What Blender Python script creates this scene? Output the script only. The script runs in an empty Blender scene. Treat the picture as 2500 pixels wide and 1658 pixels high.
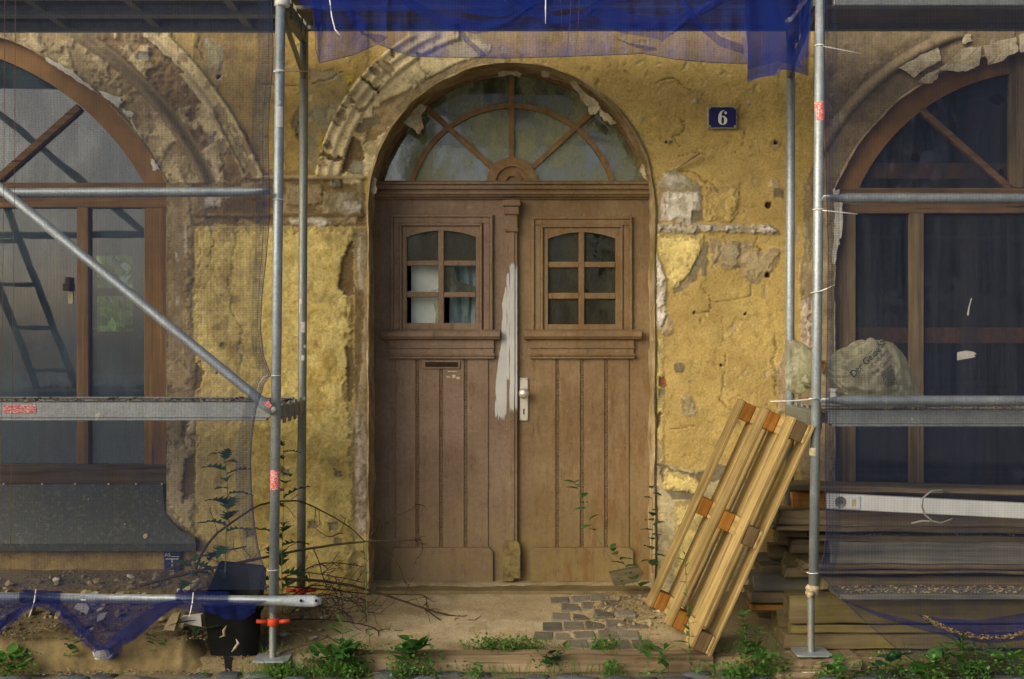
import bpy, math, random
import numpy as np
from mathutils import Vector, Matrix, Euler, noise as mnoise
random.seed(7)
sc = bpy.context.scene
col = sc.collection
# ------------------------------------------------------------ camera, light
F, HZ, CX, H = 2980., 840., 1250., 1.6          # focal length in photo pixels, horizon row, centre column, eye height
cam = bpy.data.cameras.new('camera'); camo = bpy.data.objects.new('camera', cam); col.objects.link(camo)
camo.location = (0, 0, H); camo.rotation_euler = (math.radians(90), 0, 0)
cam.sensor_width = 36; cam.lens = F/2500*36; cam.shift_y = (HZ-829)/2500; cam.clip_end = 500
sc.camera = camo
world = bpy.data.worlds.new('World'); sc.world = world; world.use_nodes = True
nt = world.node_tree; nt.nodes.clear()
sky = nt.nodes.new('ShaderNodeTexSky'); sky.sky_type = 'NISHITA'; sky.sun_disc = False
TO_SUN = Vector((-0.95, -0.85, 0.66)).normalized()
sky.sun_elevation = math.asin(TO_SUN.z); sky.sun_rotation = math.atan2(TO_SUN.x, TO_SUN.y)
sky.air_density = 0.7; sky.dust_density = 4.0; sky.ozone_density = 0.3
bg = nt.nodes.new('ShaderNodeBackground'); bg.inputs[1].default_value = 0.105
ow = nt.nodes.new('ShaderNodeOutputWorld'); nt.links.new(sky.outputs[0], bg.inputs[0]); nt.links.new(bg.outputs[0], ow.inputs[0])
sl = bpy.data.lights.new('sun', 'SUN'); sl.energy = 1.35; sl.angle = math.radians(55); sl.color = (1, 0.92, 0.64)
so = bpy.data.objects.new('sun', sl); col.objects.link(so); so.rotation_euler = TO_SUN.to_track_quat('Z', 'Y').to_euler()
so.location = (-4, -6, 9)
vs = sc.view_settings; vs.view_transform = 'Standard'; vs.look = 'None'; vs.gamma = 1; vs.use_curve_mapping = False
vs.exposure = 0.66
sc.cycles.max_bounces = 8; sc.cycles.transparent_max_bounces = 24; sc.cycles.use_denoising = True

def P(px, py, Y): return Vector(((px-CX)/F*Y, Y, H-(py-HZ)/F*Y))
def S(Y): return Y/F                                # metres per photo pixel at distance Y

# ------------------------------------------------------------ mesh helpers
class MB:
    def __init__(s): s.v = []; s.f = []
    def add(s, vs_, fs):
        b = len(s.v); s.v += [tuple(v) for v in vs_]; s.f += [tuple(b+i for i in f) for f in fs]; return s
    def box(s, lo, hi, ch=0.0, M=None, jit=0.0):
        lo = Vector(lo); hi = Vector(hi)
        if ch <= 0:
            vv = [Vector((x, y, z)) for z in (lo.z, hi.z) for y in (lo.y, hi.y) for x in (lo.x, hi.x)]
            ff = [(0,2,3,1),(4,5,7,6),(0,1,5,4),(2,6,7,3),(0,4,6,2),(1,3,7,5)]
        else:
            ch = min(ch, .45*min(hi.x-lo.x, hi.y-lo.y, hi.z-lo.z))
            vv = []; idx = {}
            for sx in (0,1):
                for sy in (0,1):
                    for sz in (0,1):
                        c = Vector((hi.x if sx else lo.x, hi.y if sy else lo.y, hi.z if sz else lo.z))
                        d = Vector((-1 if sx else 1, -1 if sy else 1, -1 if sz else 1))*ch
                        for a in range(3):
                            p = c.copy()
                            for k in range(3):
                                if k != a: p[k] += d[k]
                            idx[(sx,sy,sz,a)] = len(vv); vv.append(p)
            ff = []
            for a in range(3):
                b, c = (a+1) % 3, (a+2) % 3
                for sg in (0,1):
                    q = []
                    for (ub, uc) in ((0,0),(1,0),(1,1),(0,1)):
                        k = [0,0,0]; k[a] = sg; k[b] = ub; k[c] = uc
                        q.append(idx[(k[0],k[1],k[2],a)])
                    ff.append(tuple(q if sg else q[::-1]))
                for ub in (0,1):
                    for uc in (0,1):
                        k0 = [0,0,0]; k1 = [0,0,0]; k0[a] = 0; k1[a] = 1
                        for kk in (k0, k1): kk[b] = ub; kk[c] = uc
                        q = [idx[tuple(k0)+(b,)], idx[tuple(k1)+(b,)], idx[tuple(k1)+(c,)], idx[tuple(k0)+(c,)]]
                        ff.append(tuple(q if ub == uc else q[::-1]))
            for sx in (0,1):
                for sy in (0,1):
                    for sz in (0,1):
                        q = [idx[(sx,sy,sz,a)] for a in range(3)]
                        ff.append(tuple(q if (sx+sy+sz) % 2 else q[::-1]))
        if jit: vv = [p+Vector((random.uniform(-jit,jit),)*3) for p in vv]
        if M is not None: vv = [M @ p for p in vv]
        return s.add(vv, ff)
    def bar(s, a, b, w, h, up=(0,0,1), ch=0.0):          # beam from a to b; w across, h along up
        a = Vector(a); b = Vector(b); d = (b-a); L = d.length; d.normalize()
        side = d.cross(Vector(up)).normalized(); u = side.cross(d)
        M = Matrix(((d.x, side.x, u.x, a.x), (d.y, side.y, u.y, a.y), (d.z, side.z, u.z, a.z), (0,0,0,1)))
        return s.box((0,-w/2,-h/2), (L, w/2, h/2), ch, M)
    def tube(s, pts, rad, n=10, cap=True, flat=None):
        pts = [Vector(p) for p in pts]; m = len(pts)
        if not hasattr(rad, '__len__'): rad = [rad]*m
        ref = Vector((0.13, 0.31, 0.94)); vv = []; ff = []
        if abs((pts[-1]-pts[0]).normalized().dot(ref)) > .95: ref = Vector((0.9, 0.3, 0.1))
        for i, p in enumerate(pts):
            t = (pts[min(i+1, m-1)]-pts[max(i-1, 0)]).normalized()
            u = t.cross(ref).normalized(); w = u.cross(t)
            r = rad[i]
            ru, rw = (r, r) if not flat else (r*flat[i][0], r*flat[i][1])
            for k in range(n):
                a = 2*math.pi*k/n; vv.append(p+u*(ru*math.cos(a))+w*(rw*math.sin(a)))
        for i in range(m-1):
            for k in range(n):
                k2 = (k+1) % n; ff.append((i*n+k, i*n+k2, (i+1)*n+k2, (i+1)*n+k))
        if cap: ff += [tuple(range(n))[::-1], tuple((m-1)*n+k for k in range(n))]
        return s.add(vv, ff)
    def prism(s, poly, d, back=(0,1,0)):                 # planar outline (3D points) pushed back by d
        bk = Vector(back)*d; n = len(poly); a = [Vector(p) for p in poly]; b = [p+bk for p in a]
        return s.add(a+b, [tuple(range(n)), tuple(range(2*n-1, n-1, -1))] + [(i, n+i, n+(i+1) % n, (i+1) % n) for i in range(n)])
    def grid(s, rows):
        m, n = len(rows), len(rows[0])
        return s.add([p for r in rows for p in r], [(i*n+j, i*n+j+1, (i+1)*n+j+1, (i+1)*n+j) for i in range(m-1) for j in range(n-1)])
    def lathe(s, prof, c, axis=(0,0,1), n=20):           # prof: (radius, distance along axis)
        ax = Vector(axis).normalized(); u = ax.orthogonal().normalized(); w = ax.cross(u); c = Vector(c); vv = []
        for r, t in prof:
            for k in range(n):
                a = 2*math.pi*k/n; vv.append(c+ax*t+(u*math.cos(a)+w*math.sin(a))*r)
        m = len(prof); ff = [(i*n+k, i*n+(k+1) % n, (i+1)*n+(k+1) % n, (i+1)*n+k) for i in range(m-1) for k in range(n)]
        ff += [tuple(range(n))[::-1], tuple((m-1)*n+k for k in range(n))]
        return s.add(vv, ff)
    def pbox(s, x0, y0, x1, y1, Y, d, ch=0.0):           # photo rectangle at distance Y, depth d behind it
        a = P(x0, y1, Y); b = P(x1, y0, Y)
        return s.box((a.x, Y, a.z), (b.x, Y+d, b.z), ch)
    def mesh(s, name, smooth=False):
        me = bpy.data.meshes.new(name); me.from_pydata(s.v, [], s.f); me.update()
        if smooth: me.shade_smooth()
        return me
    def obj(s, name, mat, parent=None, smooth=False, label=None, cat=None, group=None, kind=None, loc=None, rot=None):
        return mkobj(name, s.mesh(name, smooth), mat, parent, label, cat, group, kind, loc, rot)

def mkobj(name, me, mat, parent=None, label=None, cat=None, group=None, kind=None, loc=None, rot=None):
    o = bpy.data.objects.new(name, me); col.objects.link(o)
    if mat is not None and me is not None and len(me.materials) == 0: me.materials.append(mat)
    if loc is not None: o.location = loc
    if rot is not None: o.rotation_euler = rot
    if parent is not None:
        o.parent = parent
        if loc is None: o.matrix_parent_inverse = PINV.get(parent.name, Matrix())
    tag(o, label, cat, group, kind)
    return o
PINV = {}
def tag(o, label=None, cat=None, group=None, kind=None):
    if label: o['label'] = label
    if cat: o['category'] = cat
    if group: o['group'] = group
    if kind: o['kind'] = kind
def thing(name, label, cat, loc=(0,0,0), rot=(0,0,0), group=None, world_parts=True):
    o = bpy.data.objects.new(name, None); col.objects.link(o); o.location = loc; o.rotation_euler = rot
    o.empty_display_size = .1
    if world_parts:                                     # parts are modelled in world coordinates
        PINV[o.name] = (Matrix.Translation(Vector(loc)) @ Euler(rot).to_matrix().to_4x4()).inverted()
    tag(o, label, cat, group)
    return o
def cp(o, parent=None, loc=None, rot=None):
    c = o.copy(); col.objects.link(c)
    if parent is not None: c.parent = parent
    if loc is not None: c.location = loc
    if rot is not None: c.rotation_euler = rot
    return c

# ------------------------------------------------------------ materials
class NB:
    def __init__(s, name):
        s.m = bpy.data.materials.new(name); s.m.use_nodes = True; s.t = s.m.node_tree; s.t.nodes.clear()
        s.out = s.t.nodes.new('ShaderNodeOutputMaterial'); s.co = None
    def n(s, ty, **kw):
        x = s.t.nodes.new(ty)
        for k, v in kw.items(): setattr(x, k, v)
        return x
    def set(s, sock, v):
        if hasattr(v, 'is_linked') or hasattr(v, 'links'): s.t.links.new(v, sock)
        else:
            if hasattr(v, '__len__') and len(v) == 3 and len(sock.default_value) == 4: v = tuple(v)+(1,)
            sock.default_value = v
    def coord(s, scale=(1,1,1), rnd=False):
        tc = s.n('ShaderNodeTexCoord'); mp = s.n('ShaderNodeMapping'); s.set(mp.inputs['Scale'], scale)
        src = tc.outputs['Object']
        if rnd:
            oi = s.n('ShaderNodeObjectInfo'); va = s.n('ShaderNodeVectorMath', operation='SCALE')
            s.set(va.inputs[0], (37., 19., 11.)); s.t.links.new(oi.outputs['Random'], va.inputs['Scale'])
            ad = s.n('ShaderNodeVectorMath', operation='ADD'); s.t.links.new(src, ad.inputs[0]); s.t.links.new(va.outputs[0], ad.inputs[1]); src = ad.outputs[0]
        s.t.links.new(src, mp.inputs['Vector']); return mp.outputs[0]
    def noise(s, scale, detail=5, vec=None, rough=.6, dist=0.):
        x = s.n('ShaderNodeTexNoise'); s.set(x.inputs['Scale'], scale); s.set(x.inputs['Detail'], detail); s.set(x.inputs['Roughness'], rough); s.set(x.inputs['Distortion'], dist)
        s.t.links.new(vec if vec is not None else s.coord(), x.inputs['Vector']); return x.outputs['Fac']
    def ramp(s, fac, stops):
        x = s.n('ShaderNodeValToRGB'); s.t.links.new(fac, x.inputs[0]); e = x.color_ramp.elements
        while len(e) < len(stops): e.new(.5)
        for k, (p, c) in enumerate(stops):
            e[k].position = p; e[k].color = tuple(c)+(1,) if hasattr(c, '__len__') else (c, c, c, 1)
        return x.outputs[0]
    def mix(s, fac, a, b, mode='MIX'):
        x = s.n('ShaderNodeMix', data_type='RGBA', blend_type=mode); s.set(x.inputs[0], fac); s.set(x.inputs[6], a); s.set(x.inputs[7], b); return x.outputs[2]
    def math(s, op, a, b=0.):
        x = s.n('ShaderNodeMath', operation=op); s.set(x.inputs[0], a); s.set(x.inputs[1], b); return x.outputs[0]
    def bump(s, h, strength=.5, dist=.01, normal=None):
        x = s.n('ShaderNodeBump'); s.set(x.inputs['Strength'], strength); s.set(x.inputs['Distance'], dist); s.t.links.new(h, x.inputs['Height'])
        if normal is not None: s.t.links.new(normal, x.inputs['Normal'])
        return x.outputs[0]
    def pr(s, colr, rough=.8, metal=0., normal=None, spec=.3, **kw):
        x = s.n('ShaderNodeBsdfPrincipled'); s.set(x.inputs['Base Color'], colr); s.set(x.inputs['Roughness'], rough); s.set(x.inputs['Metallic'], metal); s.set(x.inputs['Specular IOR Level'], spec)
        for k, v in kw.items(): s.set(x.inputs[k.replace('_', ' ')], v)
        if normal is not None: s.t.links.new(normal, x.inputs['Normal'])
        return x.outputs[0]
    def fin(s, sh): s.t.links.new(sh, s.out.inputs[0]); return s.m
    def attr(s, name):
        x = s.n('ShaderNodeAttribute', attribute_name=name); return x.outputs['Color']
    def geo_z(s):
        g = s.n('ShaderNodeNewGeometry'); x = s.n('ShaderNodeSeparateXYZ'); s.t.links.new(g.outputs['Position'], x.inputs[0]); return x.outputs
def hsvvar(b, c, amt=.25):
    oi = b.n('ShaderNodeObjectInfo'); r = b.ramp(oi.outputs['Random'], [(0, 1-amt), (1, 1+amt*.6)]); return b.mix(1., c, r, 'MULTIPLY')

def plain(name, c, rough=.6, metal=0., var=.15, scale=20, bump=0., spec=.3):
    b = NB(name); nz = b.noise(scale, 5); c2 = b.ramp(nz, [(.3, [x*(1-var) for x in c]), (.7, [min(1, x*(1+var)) for x in c])])
    return b.fin(b.pr(c2, rough, metal, b.bump(nz, bump, .004) if bump else None, spec))

def m_wall():
    b = NB('wall_plaster'); c = b.attr('col')
    n1 = b.noise(2.3, 7, rough=.65); n2 = b.noise(14, 6, rough=.7); n3 = b.noise(70, 5, rough=.7); n4 = b.noise(260, 3)
    c = b.mix(.75, c, b.ramp(n1, [(.25, (.62,.58,.52)), (.5, (1,1,1)), (.75, (1.22,1.2,1.12))]), 'MULTIPLY')
    c = b.mix(.9, c, b.ramp(n2, [(.27, (.68,.63,.55)), (.45, (1,1,1)), (.68, (1.18,1.18,1.2))]), 'MULTIPLY')
    c = b.mix(.8, c, b.ramp(n3, [(.3, (.62,.58,.52)), (.47, (1,1,1)), (.7, (1.22,1.22,1.24))]), 'MULTIPLY'); c = b.mix(.5, c, b.ramp(n4, [(.3, .6), (.7, 1.35)]), 'MULTIPLY')
    st = b.noise(1., 6, b.coord((9, 9, .8)), .65)
    c = b.mix(b.ramp(st, [(.58, 0.), (.78, .3)]), c, (.16,.115,.06))
    pits = b.ramp(b.noise(55, 2, rough=.4), [(.24, 1.), (.3, 0.)])
    c = b.mix(b.math('MULTIPLY', pits, .4), c, (.10,.07,.035))
    h = b.math('ADD', b.math('MULTIPLY', n3, .6), b.math('ADD', b.math('MULTIPLY', n4, .25), b.math('MULTIPLY', n2, .7)))
    return b.fin(b.pr(c, .95, 0, b.bump(h, .6, .013), .1))
def m_plaster(name, c1, c2, c3, bs=.8, sc_=9.):
    b = NB(name); n1 = b.noise(sc_, 8, rough=.7); n2 = b.noise(60, 5)
    c = b.ramp(n1, [(.3, c1), (.47, c2), (.62, c3)]); c = b.mix(.5, c, b.ramp(n2, [(.3, .6), (.6, 1.1)]), 'MULTIPLY')
    return b.fin(b.pr(c, .95, 0, b.bump(b.math('ADD', n1, b.math('MULTIPLY', n2, .4)), bs, .012), .1))
def m_door():
    b = NB('door_paint'); n1 = b.noise(3., 7, rough=.7); n2 = b.noise(45, 6, rough=.75)
    gr = b.noise(1., 6, b.coord((60, 30, 2.2)), .6)
    c = b.ramp(n1, [(.25, (.145,.100,.062)), (.5, (.200,.142,.090)), (.72, (.255,.188,.125))])
    fd = b.ramp(b.noise(1.3, 8, b.coord((1.6, 1, .8)), .72), [(.5, 0.), (.66, .6)]); c = b.mix(fd, c, (.25,.18,.115))
    sc1 = b.ramp(b.noise(1., 8, b.coord((26, 26, 5.)), .8), [(.56, 0.), (.62, .6)]); c = b.mix(sc1, c, (.10,.06,.028))
    sc2 = b.ramp(b.noise(1., 9, b.coord((9, 9, 34.)), .8), [(.59, 0.), (.64, .55)]); c = b.mix(sc2, c, (.30,.235,.15))
    c = b.mix(.7, c, b.ramp(n2, [(.25, (.6,.55,.5)), (.5, (1,1,1)), (.75, (1.2,1.18,1.1))]), 'MULTIPLY')
    c = b.mix(.18, c, b.ramp(gr, [(.3, .6), (.6, 1.15)]), 'MULTIPLY')
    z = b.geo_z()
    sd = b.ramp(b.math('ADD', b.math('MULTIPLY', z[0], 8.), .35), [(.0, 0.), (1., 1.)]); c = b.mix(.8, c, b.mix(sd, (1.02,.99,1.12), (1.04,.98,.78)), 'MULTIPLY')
    low = b.ramp(z[2], [(.0, 1.), (.9, 0.)])
    wear = b.math('MULTIPLY', low, b.ramp(b.noise(7., 9, rough=.75), [(.38, 0.), (.58, .9)]))
    c = b.mix(wear, c, (.225,.17,.06))
    rx = b.ramp(z[0], [(.05, 0.), (.3, 1.)])
    w2 = b.math('MULTIPLY', rx, b.ramp(b.noise(1., 8, b.coord((12, 12, 2.5)), .75), [(.50, 0.), (.62, .75)]))
    c = b.mix(w2, c, (.165,.088,.03))
    ch = b.ramp(b.noise(120, 2, b.coord((1,1,.5)), .4), [(.735, 0.), (.76, .5)])
    c = b.mix(ch, c, (.42,.36,.25))
    return b.fin(b.pr(c, .62, 0, b.bump(b.math('ADD', n2, gr), .35, .005), .22))
def m_wood(name, c1, c2, c3, axis='x', freq=1., rough=.8, var=.25, moss=0., rnd=True, bs=.5):
    b = NB(name); a = 1.6*freq; cs = {'x': (a, 42*freq, 42*freq), 'y': (42*freq, a, 42*freq), 'z': (42*freq, 42*freq, a)}[axis]
    v = b.coord(cs, rnd); g = b.noise(1., 7, v, .68, .6); g2 = b.noise(6, 5, b.coord(rnd=rnd), .6)
    c = b.ramp(g, [(.28, c1), (.5, c2), (.72, c3)]); c = b.mix(.6, c, b.ramp(g2, [(.3, .62), (.65, 1.12)]), 'MULTIPLY')
    cr = b.ramp(b.noise(1., 3, b.coord(tuple(x*1.9 for x in cs), rnd), .5), [(.29, 1.), (.34, 0.)])
    c = b.mix(b.math('MULTIPLY', cr, .7), c, tuple(x*.28 for x in c1))
    if moss: c = b.mix(b.math('MULTIPLY', b.ramp(b.noise(5., 8, b.coord(rnd=rnd), .75), [(.45, 0.), (.6, 1.)]), moss), c, (.17,.145,.02))
    if var: c = hsvvar(b, c, var)
    return b.fin(b.pr(c, rough, 0, b.bump(b.math('SUBTRACT', g, b.math('MULTIPLY', cr, .6)), bs, .006), .2))
def m_galv(name='galvanised_steel', tint=(.37,.42,.46), dirt=.5):
    b = NB(name); v = b.n('ShaderNodeTexVoronoi'); b.set(v.inputs['Scale'], 130.); b.t.links.new(b.coord(), v.inputs['Vector'])
    n1 = b.noise(9, 7, rough=.7); n2 = b.noise(40, 6, rough=.7)
    bw = b.n('ShaderNodeRGBToBW'); b.t.links.new(v.outputs['Color'], bw.inputs[0]); c = b.mix(.5, tint, b.ramp(bw.outputs[0], [(.2, .75), (.8, 1.2)]), 'MULTIPLY'); c = b.mix(.5, c, b.ramp(n1, [(.3, .55), (.65, 1.1)]), 'MULTIPLY')
    d = b.ramp(n2, [(.52, 0.), (.66, dirt)]); c = b.mix(d, c, (.23,.20,.14))
    w = b.ramp(b.noise(13, 5, rough=.6), [(.68, 0.), (.71, .75)]); c = b.mix(w, c, (.55,.53,.47))
    met = b.math('SUBTRACT', .62, b.math('ADD', b.math('MULTIPLY', d, .6), b.math('MULTIPLY', w, .5)))
    return b.fin(b.pr(c, b.ramp(n1, [(.3, .42), (.7, .66)]), met, b.bump(n2, .15, .003), .4))
def m_net(name, c, cov, scale=1.):
    b = NB(name); n1 = b.noise(3.5*scale, 4, b.coord((1,1,.35)), .6)
    wv = b.n('ShaderNodeTexWave', wave_type='BANDS', bands_direction='X'); b.set(wv.inputs['Scale'], 20.); b.t.links.new(b.coord(), wv.inputs['Vector']); b.set(wv.inputs['Distortion'], .5)
    wz = b.n('ShaderNodeTexWave', wave_type='BANDS', bands_direction='Z'); b.set(wz.inputs['Scale'], 27.); b.t.links.new(b.coord(), wz.inputs['Vector'])
    n9 = b.noise(1., 4, b.coord((16, 6, 1.6)), .6, 1.2)
    k = b.math('ADD', b.math('ADD', b.math('MULTIPLY', b.math('SUBTRACT', n1, .5), .3), b.math('MULTIPLY', b.math('SUBTRACT', n9, .5), .28)), b.math('MULTIPLY', b.math('SUBTRACT', b.math('ADD', wv.outputs['Fac'], wz.outputs['Fac']), 1.), .085))
    fac = b.math('ADD', cov, k)
    di = b.n('ShaderNodeBsdfDiffuse'); b.set(di.inputs[0], c); tl = b.n('ShaderNodeBsdfTranslucent'); b.set(tl.inputs[0], c)
    m1 = b.n('ShaderNodeMixShader'); b.set(m1.inputs[0], .35); b.t.links.new(di.outputs[0], m1.inputs[1]); b.t.links.new(tl.outputs[0], m1.inputs[2])
    tr = b.n('ShaderNodeBsdfTransparent'); m2 = b.n('ShaderNodeMixShader'); b.t.links.new(fac, m2.inputs[0]); b.t.links.new(tr.outputs[0], m2.inputs[1]); b.t.links.new(m1.outputs[0], m2.inputs[2])
    return b.fin(m2.outputs[0])
def m_glass(name, ior=1.8, tint=(.9,.95,.93), dirt=.15, dcol=(.30,.31,.25), dscale=3., rough=.02, streak=(1,1,.4), lo=.45):
    b = NB(name); fr = b.n('ShaderNodeFresnel'); b.set(fr.inputs[0], ior)
    gl = b.n('ShaderNodeBsdfGlossy'); b.set(gl.inputs['Roughness'], rough); b.set(gl.inputs['Color'], (1,1,1))
    wob = b.noise(2.2, 2); bp = b.bump(wob, .08, .02); b.t.links.new(bp, gl.inputs['Normal'])
    tr = b.n('ShaderNodeBsdfTransparent'); b.set(tr.inputs[0], tint)
    m1 = b.n('ShaderNodeMixShader'); b.t.links.new(fr.outputs[0], m1.inputs[0]); b.t.links.new(tr.outputs[0], m1.inputs[1]); b.t.links.new(gl.outputs[0], m1.inputs[2])
    di = b.n('ShaderNodeBsdfDiffuse'); b.set(di.inputs[0], dcol)
    nz = b.noise(dscale, 8, b.coord(streak), .65); fz = b.noise(70, 4)
    d = b.math('MULTIPLY', b.ramp(nz, [(lo-.12, .08), (lo+.12, 1.)]), b.math('MULTIPLY', b.math('ADD', fz, .5), dirt))
    m2 = b.n('ShaderNodeMixShader'); b.t.links.new(d, m2.inputs[0]); b.t.links.new(m1.outputs[0], m2.inputs[1]); b.t.links.new(di.outputs[0], m2.inputs[2])
    return b.fin(m2.outputs[0])
def m_ground():
    b = NB('sandy_ground'); c0 = b.attr('col'); n1 = b.noise(5, 8, rough=.7); n2 = b.noise(90, 6, rough=.8); n3 = b.noise(320, 3)
    c = b.mix(.8, c0, b.ramp(n1, [(.3, (.62,.6,.55)), (.55, (1,1,1)), (.75, (1.25,1.22,1.15))]), 'MULTIPLY')
    c = b.mix(.8, c, b.ramp(n2, [(.3, .5), (.5, 1.), (.72, 1.45)]), 'MULTIPLY'); c = b.mix(.4, c, b.ramp(n3, [(.3, .5), (.7, 1.4)]), 'MULTIPLY')
    return b.fin(b.pr(c, .97, 0, b.bump(b.math('ADD', n2, b.math('MULTIPLY', n3, .5)), .8, .012), .1))
def m_stone(name, c1, c2, var=.35, sc_=14., rough=.9):
    b = NB(name); n1 = b.noise(sc_, 7, b.coord(rnd=True), .7); n2 = b.noise(110, 4)
    c = b.ramp(n1, [(.3, c1), (.7, c2)]); c = b.mix(.5, c, b.ramp(n2, [(.3, .65), (.7, 1.25)]), 'MULTIPLY'); c = hsvvar(b, c, var)
    return b.fin(b.pr(c, rough, 0, b.bump(b.math('ADD', n1, b.math('MULTIPLY', n2, .4)), .6, .01), .2))
def m_leaf(name, c1, c2, var=.3):
    b = NB(name); n1 = b.noise(25, 4, b.coord(rnd=True)); c = b.ramp(n1, [(.3, c1), (.7, c2)]); c = hsvvar(b, c, var)
    p = b.pr(c, .5, 0, None, .35); tl = b.n('ShaderNodeBsdfTranslucent'); b.set(tl.inputs[0], c)
    m = b.n('ShaderNodeMixShader'); b.set(m.inputs[0], .3); b.t.links.new(p, m.inputs[1]); b.t.links.new(tl.outputs[0], m.inputs[2])
    return b.fin(m.outputs[0])

M = {}
M['wall'] = m_wall()
M['reveal'] = m_plaster('reveal_plaster', (.14,.095,.045), (.32,.235,.12), (.50,.41,.25), 1., 5.)
M['flake'] = m_plaster('loose_plaster', (.24,.19,.11), (.44,.37,.24), (.60,.54,.40), .8)
M['flake_w'] = m_plaster('white_plaster', (.45,.44,.38), (.60,.58,.52), (.68,.66,.6), .5)
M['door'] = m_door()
M['door_moss'] = m_plaster('mossy_door_block', (.10,.075,.03), (.19,.14,.065), (.26,.20,.085), .6, 22.)
M['door_bead'] = m_plaster('door_bead_paint', (.085,.055,.03), (.15,.095,.055), (.2,.13,.075), .4, 40.)
M['fan'] = plain('fanlight_paint', (.205,.122,.054), .6, var=.3, scale=30, bump=.2)
M['win_z'] = m_wood('window_wood_upright', (.085,.05,.018), (.19,.108,.036), (.27,.165,.06), 'z', .8, var=0, rnd=False)
M['win_x'] = m_wood('window_wood_level', (.085,.05,.018), (.18,.10,.034), (.26,.155,.056), 'x', .8, var=0, rnd=False)
M['win_z2'] = m_wood('window_wood_grey_upright', (.07,.05,.026), (.17,.125,.07), (.27,.205,.12), 'z', .8, var=0, rnd=False)
M['win_x2'] = m_wood('window_wood_grey_level', (.07,.046,.022), (.18,.11,.052), (.28,.18,.09), 'x', .8, var=0, rnd=False)
M['win_dark'] = m_wood('window_wood_weathered', (.04,.03,.02), (.085,.06,.036), (.14,.10,.06), 'x', .8, var=0, rnd=False)
M['arch_wood'] = plain('arch_frame_paint', (.25,.132,.036), .65, var=.28, scale=7, bump=.2)
M['galv'] = m_galv(); M['galv_d'] = m_galv('galvanised_steel_dull', (.26,.28,.26), .8)
M['deck_steel'] = m_galv('deck_steel', (.33,.36,.37), .6)
M['deck_wood'] = m_wood('deck_plywood', (.06,.045,.03), (.10,.075,.05), (.15,.115,.08), 'x', .7, var=.2)
M['dark_wood'] = m_wood('dark_deck_timber', (.12,.11,.10), (.20,.185,.16), (.28,.255,.21), 'x', .7, var=.25)
M['net'] = m_net('blue_net', (.017,.042,.27), .48); M['net_l'] = m_net('blue_net_thin', (.040,.056,.115), .29); M['net_r'] = m_net('blue_net_dark', (.032,.044,.10), .27); M['net_n'] = m_net('navy_net', (.014,.022,.13), .55)
M['net_d'] = m_net('blue_net_folded', (.014,.035,.26), .5)
M['hem'] = plain('net_hem', (.02,.022,.07), .8)
M['string'] = plain('brown_string', (.09,.055,.03), .9)
M['pane_l'] = m_glass('shop_glass', 1.85, dirt=.35, dcol=(.15,.205,.23), dscale=3.5, lo=.5)
M['pane_r'] = m_glass('shop_glass_dusty', 1.55, dirt=.45, dcol=(.075,.078,.085), dscale=2., streak=(5,1,.25))
M['pane_f'] = m_glass('fanlight_glass', 1.85, dirt=1., dcol=(.25,.27,.165), dscale=3.2, streak=(1.6,1,.8), lo=.5)
M['pane_d'] = m_glass('door_glass', 1.35, dirt=.65, dcol=(.062,.062,.045), dscale=9)
M['pallet'] = m_wood('pallet_pine', (.14,.09,.034), (.33,.23,.088), (.48,.365,.17), 'x', .6, var=.35, bs=.8)
M['pallet_blk'] = m_wood('pallet_block_orange', (.17,.065,.012), (.31,.13,.022), (.42,.215,.055), 'x', .9, var=.2)
M['pallet_dark'] = m_wood('pallet_block_dark', (.09,.055,.025), (.15,.095,.045), (.23,.16,.08), 'x', .9, var=.2)
M['plank'] = m_wood('old_plank', (.055,.042,.026), (.15,.115,.068), (.27,.215,.13), 'x', .42, var=.5, bs=.9)
M['plank_g'] = m_wood('grey_plank', (.07,.068,.058), (.16,.152,.13), (.26,.245,.205), 'x', .42, var=.3, bs=.9)
M['plank_m'] = m_wood('mossy_plank', (.05,.038,.022), (.13,.10,.055), (.22,.175,.10), 'x', .42, var=.4, moss=.4, bs=.9)
M['plank_o'] = m_wood('orange_plank', (.17,.075,.018), (.28,.13,.032), (.36,.18,.05), 'x', .8, var=.15)
M['kerb_wood'] = m_wood('kerb_timber', (.075,.05,.028), (.20,.145,.085), (.34,.265,.165), 'x', .42, var=.2, bs=.9)
M['ground'] = m_ground()
M['cobble'] = m_stone('cobble_basalt', (.055,.062,.07), (.11,.12,.125), .4)
M['brick'] = m_stone('paving_brick', (.115,.10,.075), (.20,.175,.135), .35)
M['rubble'] = m_stone('rubble', (.20,.155,.085), (.40,.33,.21), .5)
M['rubble_w'] = m_stone('rubble_white', (.45,.44,.40), (.62,.60,.55), .2)
M['chips'] = m_stone('wood_chips', (.22,.155,.07), (.36,.27,.14), .3)
M['kerb'] = m_stone('kerb_sandstone', (.12,.09,.042), (.23,.175,.085), .1, 6.)
M['twig'] = m_stone('twig_bark', (.035,.022,.014), (.085,.055,.034), .4, 40.)
M['leaf'] = m_leaf('weed_leaf', (.03,.10,.02), (.07,.19,.04)); M['leaf_d'] = m_leaf('thistle_leaf', (.012,.045,.02), (.03,.09,.035)); M['leaf_b'] = m_leaf('low_weed_leaf', (.05,.15,.02), (.14,.29,.055), .4)
M['stem'] = plain('weed_stem', (.09,.12,.045), .6)
M['blackp'] = plain('black_plastic', (.003,.003,.0035), .55, var=.3, scale=15, bump=.15, spec=.18)
M['tie'] = plain('white_nylon', (.72,.72,.72), .4); M['white'] = plain('white_primer_old', (.60,.62,.66), .7, var=.1, scale=60, bump=.3)
M['alu'] = plain('satin_aluminium', (.72,.66,.58), .38, .75, var=.06)
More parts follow.
